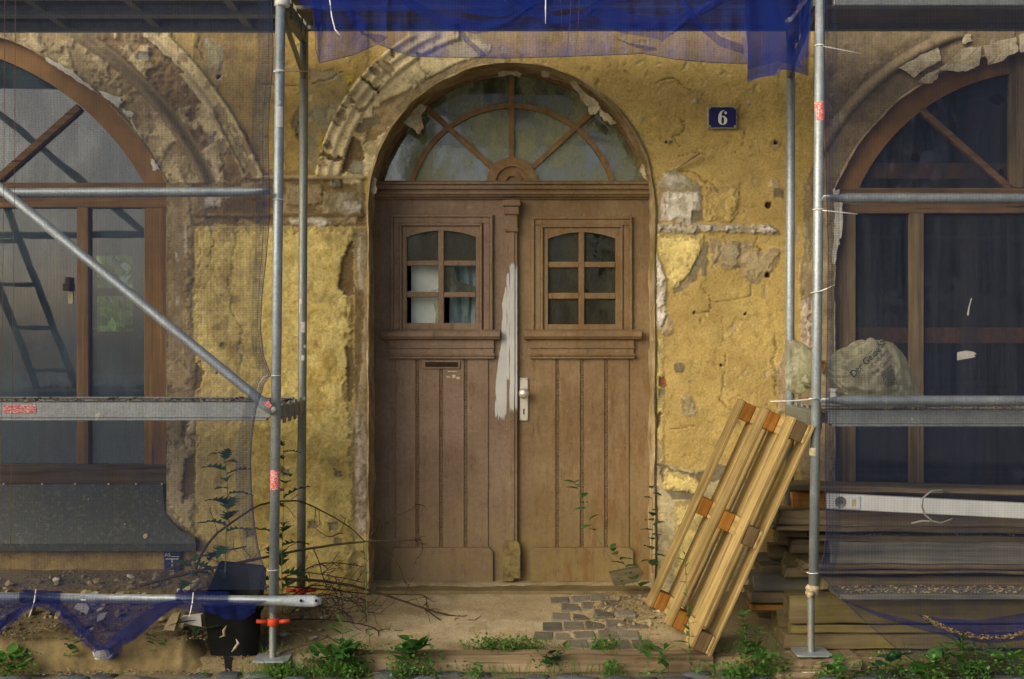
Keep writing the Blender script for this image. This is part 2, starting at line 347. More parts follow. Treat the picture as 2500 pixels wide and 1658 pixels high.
M['black'] = plain('black_hole', (.008,.008,.008), .9)
M['red'] = plain('red_paint', (.55,.055,.018), .5, var=.2, scale=30); M['duct'] = plain('white_duct', (.62,.64,.66), .45, var=.05)
M['enamel'] = plain('blue_enamel', (.02,.02,.10), .22, var=.15, spec=.6); M['enw'] = plain('white_enamel', (.66,.66,.62), .3)
M['enrust'] = plain('enamel_edge', (.30,.27,.19), .6, var=.5, scale=60)
M['sill'] = m_galv('zinc_sill', (.055,.062,.055), .3)
M['room'] = plain('room_plaster', (.09,.09,.085), .95, var=.3, scale=3)
M['paper'] = plain('pale_board', (.55,.62,.58), .8, var=.12, scale=14); M['paper_b'] = plain('bluish_cloth', (.22,.30,.33), .9, var=.35, scale=12)
M['grey_p'] = plain('grey_plastic', (.16,.16,.15), .6)
M['cable'] = plain('grey_cable', (.30,.30,.25), .6)
M['redrail'] = plain('inner_red_rail', (.62,.22,.10), .7, var=.3)
def m_primer():
    b = NB('white_primer'); a = b.attr('col'); st = b.noise(1., 6, b.coord((150, 150, 5.)), .7)
    k = b.ramp(b.math('ADD', b.math('MULTIPLY', b.math('SUBTRACT', st, .5), 1.5), a), [(.42, 0.), (.60, 1.)])
    c = b.ramp(b.noise(7, 6), [(.3, (.42,.42,.42)), (.7, (.54,.54,.54))])
    tr = b.n('ShaderNodeBsdfTransparent'); m = b.n('ShaderNodeMixShader'); b.t.links.new(k, m.inputs[0]); b.t.links.new(tr.outputs[0], m.inputs[1]); b.t.links.new(b.pr(c, .7, 0, b.bump(st, .3, .003)), m.inputs[2])
    return b.fin(m.outputs[0])
M['primer'] = m_primer()
def m_sticker():
    b = NB('red_sticker'); v = b.noise(1., 4, b.coord((110, 110, 240)), .8)
    return b.fin(b.pr(b.ramp(v, [(.5, (.62,.06,.06)), (.56, (.75,.66,.62))]), .5))
M['sticker'] = m_sticker()
def m_bag():
    b = NB('yellow_bag_film'); n1 = b.noise(18, 5, rough=.6); c = b.ramp(n1, [(.3, (.66,.63,.42)), (.7, (.80,.78,.62))])
    p = b.pr(c, .3, 0, b.bump(b.noise(14, 7, dist=2.), 1., .05), .5); tl = b.n('ShaderNodeBsdfTranslucent'); b.set(tl.inputs[0], (.82,.8,.6)); tr = b.n('ShaderNodeBsdfTransparent'); b.set(tr.inputs[0], (.85,.88,.7))
    m = b.n('ShaderNodeMixShader'); b.set(m.inputs[0], .3); b.t.links.new(p, m.inputs[1]); b.t.links.new(tl.outputs[0], m.inputs[2])
    m2 = b.n('ShaderNodeMixShader'); b.set(m2.inputs[0], .38); b.t.links.new(m.outputs[0], m2.inputs[1]); b.t.links.new(tr.outputs[0], m2.inputs[2])
    return b.fin(m2.outputs[0])
M['bag'] = m_bag(); M['bag_y'] = plain('bag_knot_film', (.42,.40,.13), .35, var=.25, scale=20, bump=.5)
M['orange'] = plain('orange_tie', (.6,.2,.03), .5)
M['ink'] = plain('print_ink', (.02,.022,.03), .6)
M['young_leaf'] = m_leaf('young_tree_leaf', (.20,.42,.06), (.34,.60,.13)); M['tree_leaf'] = m_leaf('tree_leaf', (.03,.075,.02), (.06,.13,.03)); M['bark'] = plain('bark', (.09,.07,.05), .9, var=.3)
M['garden'] = m_plaster('garden_wall_render', (.42,.42,.40), (.52,.52,.5), (.6,.6,.57), .2, 2.)
# ------------------------------------------------------------ numpy noise
def vnoise(x, y, seed):
    xi = np.floor(x).astype(np.int64); yi = np.floor(y).astype(np.int64); fx = x-xi; fy = y-yi
    def hsh(a, b):
        h = (a*374761393 + b*668265263 + seed*144269) & 0xFFFFFFFF
        h = ((h ^ (h >> 13))*1274126177) & 0xFFFFFFFF
        return ((h ^ (h >> 16)) & 0xFFFF)/65535.
    u = fx*fx*(3-2*fx); v = fy*fy*(3-2*fy)
    return (hsh(xi, yi)*(1-u)+hsh(xi+1, yi)*u)*(1-v) + (hsh(xi, yi+1)*(1-u)+hsh(xi+1, yi+1)*u)*v
def fbm(x, y, scale, octv=4, seed=0, gain=.55):
    t = 0; a = 1; s = 0; f = 1/scale
    for k in range(octv):
        t = t+a*vnoise(x*f, y*f, seed+k*17); s += a; a *= gain; f *= 2.03
    return t/s-.5                                        # about -0.5 .. 0.5
def inpoly(x, y, poly):
    r = np.zeros(x.shape, bool); n = len(poly)
    for i in range(n):
        x0, y0 = poly[i]; x1, y1 = poly[(i+1) % n]
        if y0 == y1: continue
        c = ((y0 > y) != (y1 > y)) & (x < (x1-x0)*(y-y0)/(y1-y0)+x0); r ^= c
    return r
def sstep(a, b, x): t = np.clip((x-a)/(b-a), 0, 1); return t*t*(3-2*t)

# ------------------------------------------------------------ ground
def gz(X, Y):                                            # height of the pavement between kerb and wall
    X = np.asarray(X, float); Y = np.asarray(Y, float)
    t = np.clip((Y-6.06)/.94, 0, 1.2)
    z = .055+.115*t-.10*sstep(6.03, 5.94, Y)
    L = sstep(-1.50, -1.72, X)
    z = z + L*(.075*sstep(6.0, 6.1, Y)+.062*sstep(.05, 1., t))
    z = z + .035*np.exp(-((X-.62)/.22)**2-((Y-6.72)/.20)**2) + .03*np.exp(-((X-1.25)/.4)**2-((Y-6.75)/.25)**2)
    return z + .016*fbm(X*100, Y*100, 22, 4, 5)*(1+1.2*L)
def gzs(x, y): return float(gz(np.array([x]), np.array([y]))[0])
def np_mesh(name, V, Q, colr=None, smooth=True):
    me = bpy.data.meshes.new(name); nv, nq = len(V), len(Q)
    me.vertices.add(nv); me.vertices.foreach_set('co', V.astype(np.float32).ravel())
    me.loops.add(nq*4); me.loops.foreach_set('vertex_index', Q.astype(np.int32).ravel())
    me.polygons.add(nq); me.polygons.foreach_set('loop_start', np.arange(nq, dtype=np.int32)*4); me.polygons.foreach_set('loop_total', np.full(nq, 4, np.int32))
    me.polygons.foreach_set('use_smooth', np.full(nq, smooth, bool))
    if colr is not None:
        a = me.attributes.new('col', 'FLOAT_COLOR', 'POINT'); a.data.foreach_set('color', np.c_[colr, np.ones(nv)].astype(np.float32).ravel())
    me.update(calc_edges=True); return me
def gridq(nr, nc):
    i = np.arange(nr*nc).reshape(nr, nc); return np.stack([i[:-1,:-1], i[:-1,1:], i[1:,1:], i[1:,:-1]], -1)

gx = np.arange(-3.9, 4.3, .013); gy = np.arange(5.80, 7.5, .013); GX, GY = np.meshgrid(gx, gy); GZ = gz(GX, GY)
gc = np.empty(GX.shape+(3,)); gc[:] = (.45,.36,.215)
n_ = fbm(GX*100, GY*100, 40, 5, 9)
gc[n_ > .08] = (.52,.43,.28)
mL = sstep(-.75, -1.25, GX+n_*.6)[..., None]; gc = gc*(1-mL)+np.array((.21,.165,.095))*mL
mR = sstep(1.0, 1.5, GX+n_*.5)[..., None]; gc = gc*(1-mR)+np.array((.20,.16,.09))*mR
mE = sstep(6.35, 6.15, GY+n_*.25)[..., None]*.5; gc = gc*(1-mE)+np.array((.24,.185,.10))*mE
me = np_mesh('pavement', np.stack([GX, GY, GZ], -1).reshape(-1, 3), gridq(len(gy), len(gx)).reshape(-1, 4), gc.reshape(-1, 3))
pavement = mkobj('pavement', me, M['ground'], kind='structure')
mb = MB(); n = 60
sx = np.r_[np.linspace(-60, -4, 8), np.linspace(-3.8, 3.8, 200), np.linspace(4, 60, 8)]; sy = np.r_[np.linspace(-60, 4.6, 12), np.linspace(4.7, 6.2, 50), np.linspace(6.5, 60, 6)]
SX, SY = np.meshgrid(sx, sy); SZ = -.012+.014*fbm(SX*100, SY*100, 18, 3, 3)
sc_ = np.empty(SX.shape+(3,)); sc_[:] = (.25,.215,.15); sc_[SY < 4.6] = (.52,.51,.48)
street = mkobj('street', np_mesh('street', np.stack([SX, SY, SZ], -1).reshape(-1, 3), gridq(len(sy), len(sx)).reshape(-1, 4), sc_.reshape(-1, 3)), M['ground'], kind='structure')
# cobbles of the street, one mesh each of five shapes
def lump(r, seed, sub=2, sq=(1,1,1), rough=.25):
    import bmesh
    bm = bmesh.new(); bmesh.ops.create_icosphere(bm, subdivisions=sub, radius=1)
    for v in bm.verts:
        k = mnoise.noise(v.co*1.1+Vector((seed*7.3, seed*3.1, 0)))*rough+mnoise.noise(v.co*2.7+Vector((0, seed*5.3, 2)))*rough*.5
        v.co = v.co*(1+k); v.co = Vector([v.co[i]*sq[i]*r for i in range(3)])
    me = bpy.data.meshes.new('stone'); bm.to_mesh(me); bm.free(); return me
def cobble_mesh(seed):
    rr = random.Random(seed); mb = MB(); n = 9; w, d = rr.uniform(.062,.078), rr.uniform(.044,.052); rings = []
    for (k, z) in ((1.02, -.05), (1.0, 0.), (.90, .014), (.6, .021)):
        rings.append([Vector((w*k*math.copysign(abs(math.cos(a))**.5, math.cos(a))*(1+rr.uniform(-.06,.06)), d*k*math.copysign(abs(math.sin(a))**.5, math.sin(a)), z+rr.uniform(-.003,.003))) for a in [2*math.pi*i/n+.2 for i in range(n)]])
    vv = [p for r in rings for p in r]; ff = [(i*n+k, i*n+(k+1) % n, (i+1)*n+(k+1) % n, (i+1)*n+k) for i in range(3) for k in range(n)]+[tuple(27+k for k in range(n))]
    mb.add(vv, ff); me = mb.mesh('cobble', True); me.materials.append(M['cobble']); return me
cms = [cobble_mesh(k) for k in range(6)]
k = 0
for row in range(6):
    yy = 5.93-row*.112; xx = -3.2+(row % 2)*.07
    while xx < 3.3:
        if k < 296 and random.random() > (.22 if row == 0 else .06):
            mkobj('cobble', cms[k % 6], None, street, loc=(xx+random.uniform(-.012,.012), yy+random.uniform(-.012,.012), -.014+random.uniform(-.02,.006)), rot=(random.uniform(-.06,.06), random.uniform(-.06,.06), random.uniform(-.15,.15))); k += 1
        xx += .15+random.uniform(-.012,.014)
# grey bricks showing through the sand in front of the door
def brick_mesh(seed):
    mb = MB(); mb.box((-.054,-.064,-.04), (.054,.064,.002), .006); me = mb.mesh('paving_brick'); me.materials.append(M['brick'])
    rr = random.Random(seed)
    for v in me.vertices: v.co += Vector((rr.uniform(-.004,.004), rr.uniform(-.004,.004), rr.uniform(-.003,.003)))
    return me
bms = [brick_mesh(k) for k in range(5)]; k = 0
BP = [(1312,1560),(1308,1528),(1352,1512),(1345,1462),(1430,1452),(1520,1470),(1590,1560),(1650,1590),(1500,1590),(1420,1580)]
for r in range(7):
    for c in range(14):
        x = .10+c*.113+(r % 2)*.056; y = 6.20+r*.134
        z = gzs(x, y); px = CX+x/y*F; py = HZ+(H-z)/y*F
        if inpoly(np.array([px]), np.array([py]), BP)[0]:
            mkobj('paving_brick', bms[k % 5], None, pavement, loc=(x+random.uniform(-.006,.006), y+random.uniform(-.006,.006), z+random.uniform(-.001,.005)), rot=(.12+random.uniform(-.03,.03), random.uniform(-.03,.03), random.uniform(-.05,.05))); k += 1

# ------------------------------------------------------------ the house front
house = thing('house', 'yellow ochre house front with flaking plaster, arched door and two arched shop windows', 'house', (0, 7.0, .15))
WY = 7.0
LW = dict(c=(-240., 778.), R=729., jx=(-888., 408.), spring=446., bot=1262.)     # left window opening in photo pixels at the wall plane
RW = dict(c=(2541., 662.), R=542., jx=(2037., 3045.), spring=459., bot=1240.)
DO = dict(c=(1249., 503.), R=350., jx=(899., 1599.), spring=503., bot=1700.)
def sd_open(px, py, o):                                 # signed distance-like, negative inside
    cx, cy = o['c']; r = np.hypot(px-cx, py-cy)-o['R']
    jamb = np.maximum(o['jx'][0]-px, px-o['jx'][1]); d = np.where(py < o['spring'], r, jamb)
    return np.maximum(d, py-o['bot'])
fine = .0072
xs = np.r_[np.arange(-5.2, -3.0, .06), np.arange(-3.0, 3.0, fine), np.arange(3.0, 7.4, .06)]
zs = np.r_[np.arange(0, .1, .05), np.arange(.1, 3.36, fine), np.arange(3.36, 5.2, .06)]
WX, WZ = np.meshgrid(xs, zs); px = WX/WY*F+CX; py = HZ-(WZ-H)/WY*F
C = np.empty(px.shape+(3,)); Hh = np.zeros(px.shape); RO = np.zeros(px.shape)
OCH = np.array((.44,.325,.118)); YEL = np.array((.59,.48,.19)); CRM = np.array((.56,.47,.275)); WHT = np.array((.66,.61,.52)); BRN = np.array((.135,.092,.045)); GRY = np.array((.26,.235,.155)); BEI = np.array((.35,.275,.16)); DOC = np.array((.335,.235,.085)); PNK = np.array((.56,.46,.36))
C[:] = OCH
w1 = fbm(px, py, 60, 5, 11); w2 = fbm(px, py, 60, 5, 12); w3 = fbm(px, py, 150, 6, 13); w4 = fbm(px, py, 22, 5, 14); w5 = fbm(px, py, 9, 4, 15); w6 = fbm(px, py, 13, 5, 16); w8 = fbm(px, py, 10, 4, 19); w9 = fbm(px, py, 45, 6, 20, .65); w7 = fbm(px, py, 28, 5, 18, .7)
def mask(poly, warp=16.):
    xs_ = [p[0] for p in poly]; ys_ = [p[1] for p in poly]
    m = (px > min(xs_)-30) & (px < max(xs_)+30) & (py > min(ys_)-30) & (py < max(ys_)+30)
    r = np.zeros(px.shape, bool); r[m] = inpoly((px+w1*warp*2+w5*(warp*.6+5)+w6*6)[m], (py+w2*warp*2+w4*warp*.6+w8*9)[m], poly); return r
def erode(m): return m & np.roll(m, 1, 0) & np.roll(m, -1, 0) & np.roll(m, 1, 1) & np.roll(m, -1, 1)
def coat(m, c, h=0., var=None, amt=.5):
    mf = m & (w6 < .33+.1*amt)
    m = mf
    C[m] = c; Hh[m] = h; C[m] *= (1+w7[m]*.55)[:, None]; st_ = np.clip((w9[m]-.09)*5, 0, .5)[:, None]; C[m] = C[m]*(1-st_)+np.array((.20,.145,.07))*st_
    if var is not None:
        k = np.clip((fbm(px, py, 35, 5, 77)[m]+.05)*3, 0, 1)[:, None]*amt; C[m] = C[m]*(1-k)+np.array(var)*k
    e1 = erode(m); e2 = erode(erode(e1)); e3 = erode(erode(e2)); ed = (m & ~e1) | (e1 & ~e2 & (w6 > -.04)) | (e2 & ~e3 & (w6 > .08))
    C[ed] = C[ed]*.55+np.array((.27,.205,.115))*.33; Hh[ed] = Hh[ed]*.45
rect = lambda a, b, c, d: [(a, b), (c, b), (c, d), (a, d)]
# broad tone changes of the old ochre coat
k = np.clip(w3*3.0+.35, 0, 1)[..., None]; C = C*(1-k*.45)+DOC*k*.45
k = np.clip((fbm(px, py, 90, 5, 31)-.08)*6, 0, 1)[..., None]; C = C*(1-k*.5)+np.array((.50,.36,.13))*k*.5
Hh += .005*w3 + .004*w4
flk = fbm(px, py, 75, 6, 41) > .115; Hh[flk] -= .0025; C[flk] = C[flk]*.88+np.array((.40,.30,.13))*.12
coat(mask(rect(-900, -400, 1700, -20)), BEI, 0)
# left: spandrel above the band
coat(mask([(470,60),(900,60),(900,430),(470,430)], 4), DOC, .004, OCH, .6)
coat(mask([(490,90),(545,110),(540,190),(500,185)], 14), np.array((.38,.36,.25)), .006, (.3,.22,.06), .6)
coat(mask([(755,160),(820,170),(860,230),(800,330),(770,420),(735,425),(720,300)], 20), GRY*.9, .000, DOC, .8)
coat(mask([(838,176),(882,176),(862,205),(838,242)], 5), np.array((.36,.28,.05)), .007)
coat(mask([(778,330),(800,330),(784,420),(770,424)], 5), np.array((.36,.27,.05)), .007)
coat(mask([(628,205),(690,210),(700,425),(628,425)], 12), OCH*.95, .009)
# band of bare masonry between the window and the door
bm_ = mask(rect(405, 436, 892, 552), 5); coat(bm_, BRN*1.25, -.004, CRM*.75, .75)
Hh[bm_] += .012*w4[bm_]+.006*w5[bm_]
for (a, b, c, d, cc) in ((792,470,872,530,GRY*1.35),(700,450,790,500,BEI*.9),(690,525,872,548,BEI*1.2),(500,470,610,505,WHT*.7),(540,480,640,540,BRN*.9),(450,470,500,545,BEI),(590,445,660,470,CRM*.8),(835,432,885,452,CRM),(835,490,880,520,WHT*.85)):
    coat(mask(rect(a, b, c, d), 9), cc, .009, BRN, .7)
coat(mask([(705,533),(800,532),(810,545),(785,556),(760,545),(712,546)], 6), WHT*.92, .013)
lg = (py > 428) & (py < 437) & (px > 560) & (px < 892); Hh[lg] = .022; C[lg] = BEI*1.1
lg = (py > 521) & (py < 529) & (px > 470) & (px < 888); Hh[lg] = .016; C[lg] = BRN*1.3
coat(mask(rect(804, 440, 831, 459), 1.5), GRY*.8, .016)
# rough-cast yellow panel left of the door
rc = mask([(478,553),(600,556),(866,556),(868,620),(845,650),(852,700),(862,760),(858,860),(852,940),(866,1010),(866,1440),(474,1440),(478,1290),(462,1180),(474,1040),(480,900),(470,760)], 6)
coat(rc, YEL, .016, (.375,.25,.05), .55)
RO[rc] = 1
low = rc & (py > 1060); kk = np.clip((py[low]-1060)/240, 0, 1)[:, None]; C[low] = C[low]*(1-kk*.35)+np.array((.30,.235,.08))*kk*.35
coat(mask([(848,598),(866,590),(868,720),(842,722),(830,700),(836,655)], 10), BRN*1.15, -.002)
coat(mask([(846,850),(866,850),(868,960),(856,985),(848,900)], 8), BRN*1.2, -.002)
coat(mask([(468,880),(500,910),(490,950),(466,965)], 10), BRN*1.1, -.004)
for (a, b) in ((766,1275),(815,1283),(826,1320),(612,1300),(700,1150),(826,1150)):
    coat(mask([(a-12,b-9),(a+12,b-7),(a+14,b+9),(a-6,b+11)], 9), GRY, .008)
# jamb of the door on the left
coat(mask(rect(868, 556, 905, 1440), 4), BEI*.8, .004, CRM*.8, .7)
coat(mask([(874,580),(884,580),(882,640),(888,690),(880,720),(874,650)], 4), WHT*.85, .009)
coat(mask([(868,700),(890,720),(886,880),(874,985),(868,900)], 7), BRN*1.3, -.003)
coat(mask([(866,1000),(880,1010),(893,1045),(897,1250),(895,1430),(866,1430),(868,1250)], 3), PNK*.95, .010)
coat(mask([(866,1320),(897,1290),(897,1440),(866,1440)], 9), YEL*.8, .008)
# arch around the door: cream plaster with moulding on its left
r_d = np.hypot(px-1249, py-503); th = np.degrees(np.arctan2(503-py, px-1249))
rw = r_d+w4*10
am = (rw > 340) & (rw < 440) & (th > 102+w1*16) & (th < 182) & (py < 432)
coat(am, np.minimum(CRM*1.3, .72), .008)
coat(am & mask([(828,335),(866,330),(882,345),(892,380),(872,420),(832,422)], 7), BRN*1.15, -.010, BEI, .6)
coat(am & mask([(905,270),(960,240),(1010,215),(1000,260),(930,330),(890,350)], 10), BEI*1.25, .0, np.array((.33,.19,.06)), .7)
coat(am & mask([(885,295),(918,280),(928,300),(888,325),(862,318)], 7), GRY*1.1, -.002, BRN, .6)
coat(am & mask([(860,385),(895,395),(890,430),(850,425)], 10), GRY*1.2, .002, WHT, .6)
coat((rw > 340) & (rw < 372) & (th > 92) & (th < 140) & (py < 432), BEI*1.05, .004, OCH, .6)
mo = (r_d > 424) & (r_d < 484) & (th > 107+w2*8) & (th < 181) & (py < 430)
prof = .016+.0065*np.clip(np.sin((r_d-424)/60*math.pi*5.), -.6, 1)+.014*np.clip((r_d-424)/60, 0, 1)
brk = fbm(th*9, r_d*.55, 26, 4, 51)
ok = mo & (brk < .16); C[ok] = np.array((.58,.49,.30)); Hh[ok] = prof[ok]
C[ok & (brk < -.05)] = CRM*1.25
no = mo & (brk >= .16); C[no] = BEI*.9; Hh[no] = .008
gap = mo & ((np.abs(th-165+w4*3) < .5) | (np.abs(th-140+w4*3) < .35)); Hh[gap] = -.002; C[gap] = BRN*1.2
# left shop window: splay, groove, bare masonry and outer moulding
rl = np.hypot(px+240, py-778); rlw = rl+w4*14+w1*16
sp = (rl > 729) & (rl < 812) & (py < 446); coat(sp, BEI*1.05, -.008, CRM*.85, .7)
Hh[sp] += .0; sp2 = sp & (fbm(px, py, 40, 5, 61) > .01); coat(sp2, CRM*1.1, .003)
gr = (rl > 800) & (rl < 842) & (py < 446); Hh[gr] = .016*np.sin((rl[gr]-800)/42*math.pi*2.); C[gr] = BEI*.72
bw = (rl > 836) & (rlw < 915) & (py < 446); coat(bw, BRN*1.7, -.006, BEI*1.2, .7); Hh[bw] += .03*w4[bw]+.016*w5[bw]
b2 = bw & (fbm(px, py, 48, 5, 62) > .0); coat(b2, CRM*1.15, .008, GRY, .3)
b3 = bw & (fbm(px, py, 70, 5, 63) < -.14); coat(b3, np.array((.33,.31,.27)), -.002)
om = (rl > 902) & (rl < 950) & (py < 436) & ((rlw > 910) | (py > 180)); Hh[om] = .010+.018*np.clip(np.sin((rl[om]-902)/48*math.pi*2.6), -.3, 1); C[om] = BEI*1.05
om2 = om & (fbm(px, py, 60, 4, 64) > -.02); C[om2] = CRM*1.1
coat(mask([(545,265),(575,300),(612,415),(600,425),(560,350),(528,290)], 4) & (rl < 925), CRM*.85, .014)
# upright window surround
su = mask([(404,446),(448,446),(470,500),(476,560),(468,700),(478,870),(474,1010),(478,1300),(404,1300)], 6); coat(su, BEI*.82, .006, BRN, .65)
coat(mask(rect(446, 452, 470, 880), 4), BEI*1.05, .014, BRN*1.2, .8)
for pl in ([(448,550),(456,550),(458,615),(450,620)], [(424,610),(436,620),(438,640),(426,632)], [(430,720),(440,722),(436,750),(428,745)]):
    coat(mask(pl, 3), WHT*.85, .012)
coat(mask([(402,872),(450,876),(472,905),(470,955),(428,966),(404,930)], 5), BEI*1.05, .012, BRN, .5)
wp = mask([(402,1022),(416,1040),(430,1085),(450,1070),(462,1020),(478,1020),(480,1304),(440,1285),(408,1240),(402,1200)], 4); coat(wp, CRM*.80, .016, GRY, .35)
coat(mask([(455,1120),(478,1110),(478,1200),(462,1215),(448,1230),(452,1170)], 7), BRN*1.3, .0)
coat(mask([(445,1010),(470,1015),(468,1080),(455,1120),(440,1060)], 5) & ~wp, BRN*1.2, .004)
bl = mask(rect(-900, 1330, 480, 1500), 4); coat(bl, np.array((.27,.195,.08)), .012, BRN, .7)
# right of the door
coat(mask([(1610,425),(1640,415),(1680,430),(1720,455),(1690,470),(1608,470)], 10), GRY*1.3, .006, WHT, .8)
coat(mask(rect(1606, 462, 1716, 546), 5), BEI*1.1, .006, GRY, .5)
coat(mask([(1622,470),(1708,466),(1712,500),(1700,530),(1690,548),(1616,545),(1612,490)], 9), WHT, .014, (.50,.43,.3), .25)
coat(mask([(1690,515),(1716,512),(1714,545),(1692,545)], 6), GRY*.6, .004)
coat(mask([(1725,458),(1805,452),(1800,520),(1788,543),(1722,545)], 5), OCH*1.15, .013)
coat(mask([(1606,548),(1880,550),(1904,572),(1700,566),(1690,574),(1606,570)], 3), WHT*.9, .028, CRM*.75, .6)
coat(mask([(1604,575),(1718,575),(1716,612),(1700,640),(1680,672),(1655,700),(1636,706),(1626,640),(1610,630)], 5), YEL*1.12, .014); RO[mask([(1604,575),(1718,575),(1716,612),(1680,672),(1636,706)], 5)] = .7
coat(mask([(1712,612),(1722,640),(1700,680),(1660,712),(1640,720),(1640,705),(1672,690),(1690,650)], 8), GRY*.75, .001, PNK*.8, .6)
coat(mask([(1716,592),(1728,592),(1726,676),(1712,672)], 4), GRY*.8, .006)
coat(mask([(1730,590),(1838,592),(1842,620),(1820,648),(1770,660),(1736,640)], 8), BEI*1.15, .010, GRY*1.1, .6)
coat(mask([(1800,610),(1905,605),(1900,650),(1845,690),(1815,670)], 16), BEI*1.15, .010, CRM*.6, .5)
coat(mask([(1600,612),(1612,640),(1626,680),(1626,770),(1612,812),(1602,790)], 3), WHT*.97, .018)
coat(mask([(1626,770),(1642,780),(1640,815),(1628,820),(1610,812)], 5), BEI*1.2, .008)
coat(mask(rect(1602, 820, 1622, 1140), 6), YEL*.85, .006, BEI, .6)
coat(mask([(1607,920),(1624,918),(1628,945),(1608,946)], 3), np.array((.19,.075,.035)), -.008)
coat(mask([(1607,952),(1624,950),(1626,968),(1608,972)], 3), GRY*.8, -.004)
coat(mask([(1607,1005),(1618,1010),(1612,1045),(1604,1045)], 4), np.array((.19,.075,.035)), -.01)
coat(mask([(1660,968),(1690,965),(1698,1000),(1706,1015),(1665,1015)], 8), CRM*.85, .007)
coat(mask([(1598,1130),(1640,1140),(1700,1152),(1760,1128),(1800,1140),(1830,1180),(1830,1460),(1598,1460)], 8), CRM*.88, .006, GRY, .55)
coat(mask([(1604,1135),(1640,1150),(1700,1160),(1750,1130),(1800,1140),(1800,1165),(1700,1185),(1640,1170),(1620,1190)], 10), GRY*.8, -.004, BRN, .6)
coat(mask([(1620,1150),(1650,1155),(1700,1170),(1720,1200),(1700,1220),(1640,1200),(1618,1190)], 9), YEL*1.1, .010)
coat(mask([(1625,1195),(1700,1210),(1740,1215),(1690,1225),(1640,1222)], 12), GRY*.75, .0)
coat(mask([(1650,1230),(1780,1200),(1780,1300),(1640,1440),(1650,1300)], 12), YEL*.95, .009, GRY, .4)
# right shop window surround
rr_ = np.hypot(px-2541, py-662); rrw = rr_+w4*9
sp = (rr_ > 540) & (rr_ < 612) & (py < 462); coat(sp, BEI*.9, -.002, BRN*1.3, .6)
gr = (rr_ > 600) & (rr_ < 640) & (py < 462) & (px > 2000); Hh[gr] = .014+.014*np.sin((rr_[gr]-600)/40*math.pi*2.); C[gr] = BEI*.78
ur = (rr_ > 636) & (rrw < 800) & (py < 470) & (px > 1985); coat(ur, BEI*.85, .006, BRN*1.2, .5)
coat(mask([(1960,452),(2040,452),(2040,1300),(1952,1300),(1952,720),(1962,560)], 5), BEI, .008, BRN, .5)
coat(mask([(1954,735),(1966,722),(1990,728),(1992,850),(1968,870),(1954,862)], 4), PNK*1.05, .014)
coat(mask([(1960,560),(1978,500),(1985,600),(1962,720)], 5), CRM*.7, .010)
coat(mask([(1886,900),(1908,870),(1935,800),(1950,860),(1950,1010),(1890,1010),(1893,950)], 8), BEI*1.1, .008)
# bare patches and plugs on the right part
for (a, b, rr2, cc) in ((1892,352,14,CRM*.85),(1890,450,13,CRM*.9),(533,190,9,WHT*.8),(1658,897,13,GRY*.8),(1698,248,7,WHT*.8),(1826,252,6,WHT*.8),(1636,347,5,GRY*.5),(1566,290,6,CRM)):
    coat((np.hypot(px-a, py-b)+w5*6) < rr2, cc, .008)
for (a, b, rr2) in ((1877,500,8),(1894,348,5),(533,188,5),(1875,672,6),(1627,347,3),(1696,762,2.5),(1820,766,2.5),(1760,893,3),(530,910,2.5)):
    hm = np.hypot(px-a, py-b) < rr2; Hh[hm] = -.03; C[hm] = BRN*.5
coat(mask(rect(1887, 461, 1912, 482), 1.5), GRY*.7, .012)
# cracks
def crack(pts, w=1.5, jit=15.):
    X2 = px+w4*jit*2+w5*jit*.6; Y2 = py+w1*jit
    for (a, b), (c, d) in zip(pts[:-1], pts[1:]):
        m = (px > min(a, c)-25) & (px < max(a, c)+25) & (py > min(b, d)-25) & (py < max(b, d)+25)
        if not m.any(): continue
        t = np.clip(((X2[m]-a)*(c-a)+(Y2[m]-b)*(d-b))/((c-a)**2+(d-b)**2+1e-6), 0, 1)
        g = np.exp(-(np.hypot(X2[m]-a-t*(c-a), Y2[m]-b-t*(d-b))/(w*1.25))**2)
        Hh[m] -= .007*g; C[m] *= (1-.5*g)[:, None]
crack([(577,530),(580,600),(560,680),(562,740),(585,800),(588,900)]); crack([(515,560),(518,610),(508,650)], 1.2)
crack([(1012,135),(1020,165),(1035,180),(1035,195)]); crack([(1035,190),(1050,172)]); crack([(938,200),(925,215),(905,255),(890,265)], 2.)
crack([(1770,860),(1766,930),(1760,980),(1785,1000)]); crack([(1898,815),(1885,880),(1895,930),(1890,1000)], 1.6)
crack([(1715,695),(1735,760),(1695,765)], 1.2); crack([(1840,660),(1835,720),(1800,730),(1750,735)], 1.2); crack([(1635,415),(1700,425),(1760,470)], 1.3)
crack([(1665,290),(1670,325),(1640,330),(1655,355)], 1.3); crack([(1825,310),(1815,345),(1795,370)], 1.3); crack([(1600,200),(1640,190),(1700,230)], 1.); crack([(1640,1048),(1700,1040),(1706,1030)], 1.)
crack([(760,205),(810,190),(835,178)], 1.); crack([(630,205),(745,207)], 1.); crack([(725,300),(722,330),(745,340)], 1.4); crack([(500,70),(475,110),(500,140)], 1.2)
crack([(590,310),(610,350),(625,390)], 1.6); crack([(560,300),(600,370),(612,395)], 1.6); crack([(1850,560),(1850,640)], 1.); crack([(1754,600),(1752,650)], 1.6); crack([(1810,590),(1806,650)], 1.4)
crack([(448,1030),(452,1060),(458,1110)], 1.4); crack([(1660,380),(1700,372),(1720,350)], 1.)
chip = (fbm(px, py, 26, 5, 91) > .245) & (RO < .3); Hh[chip] -= .004; C[chip] = C[chip]*.55+np.array((.42,.36,.24))*.45
chip = (fbm(px, py, 34, 5, 92) > .27) & (RO < .3); Hh[chip] -= .003; C[chip] *= .75
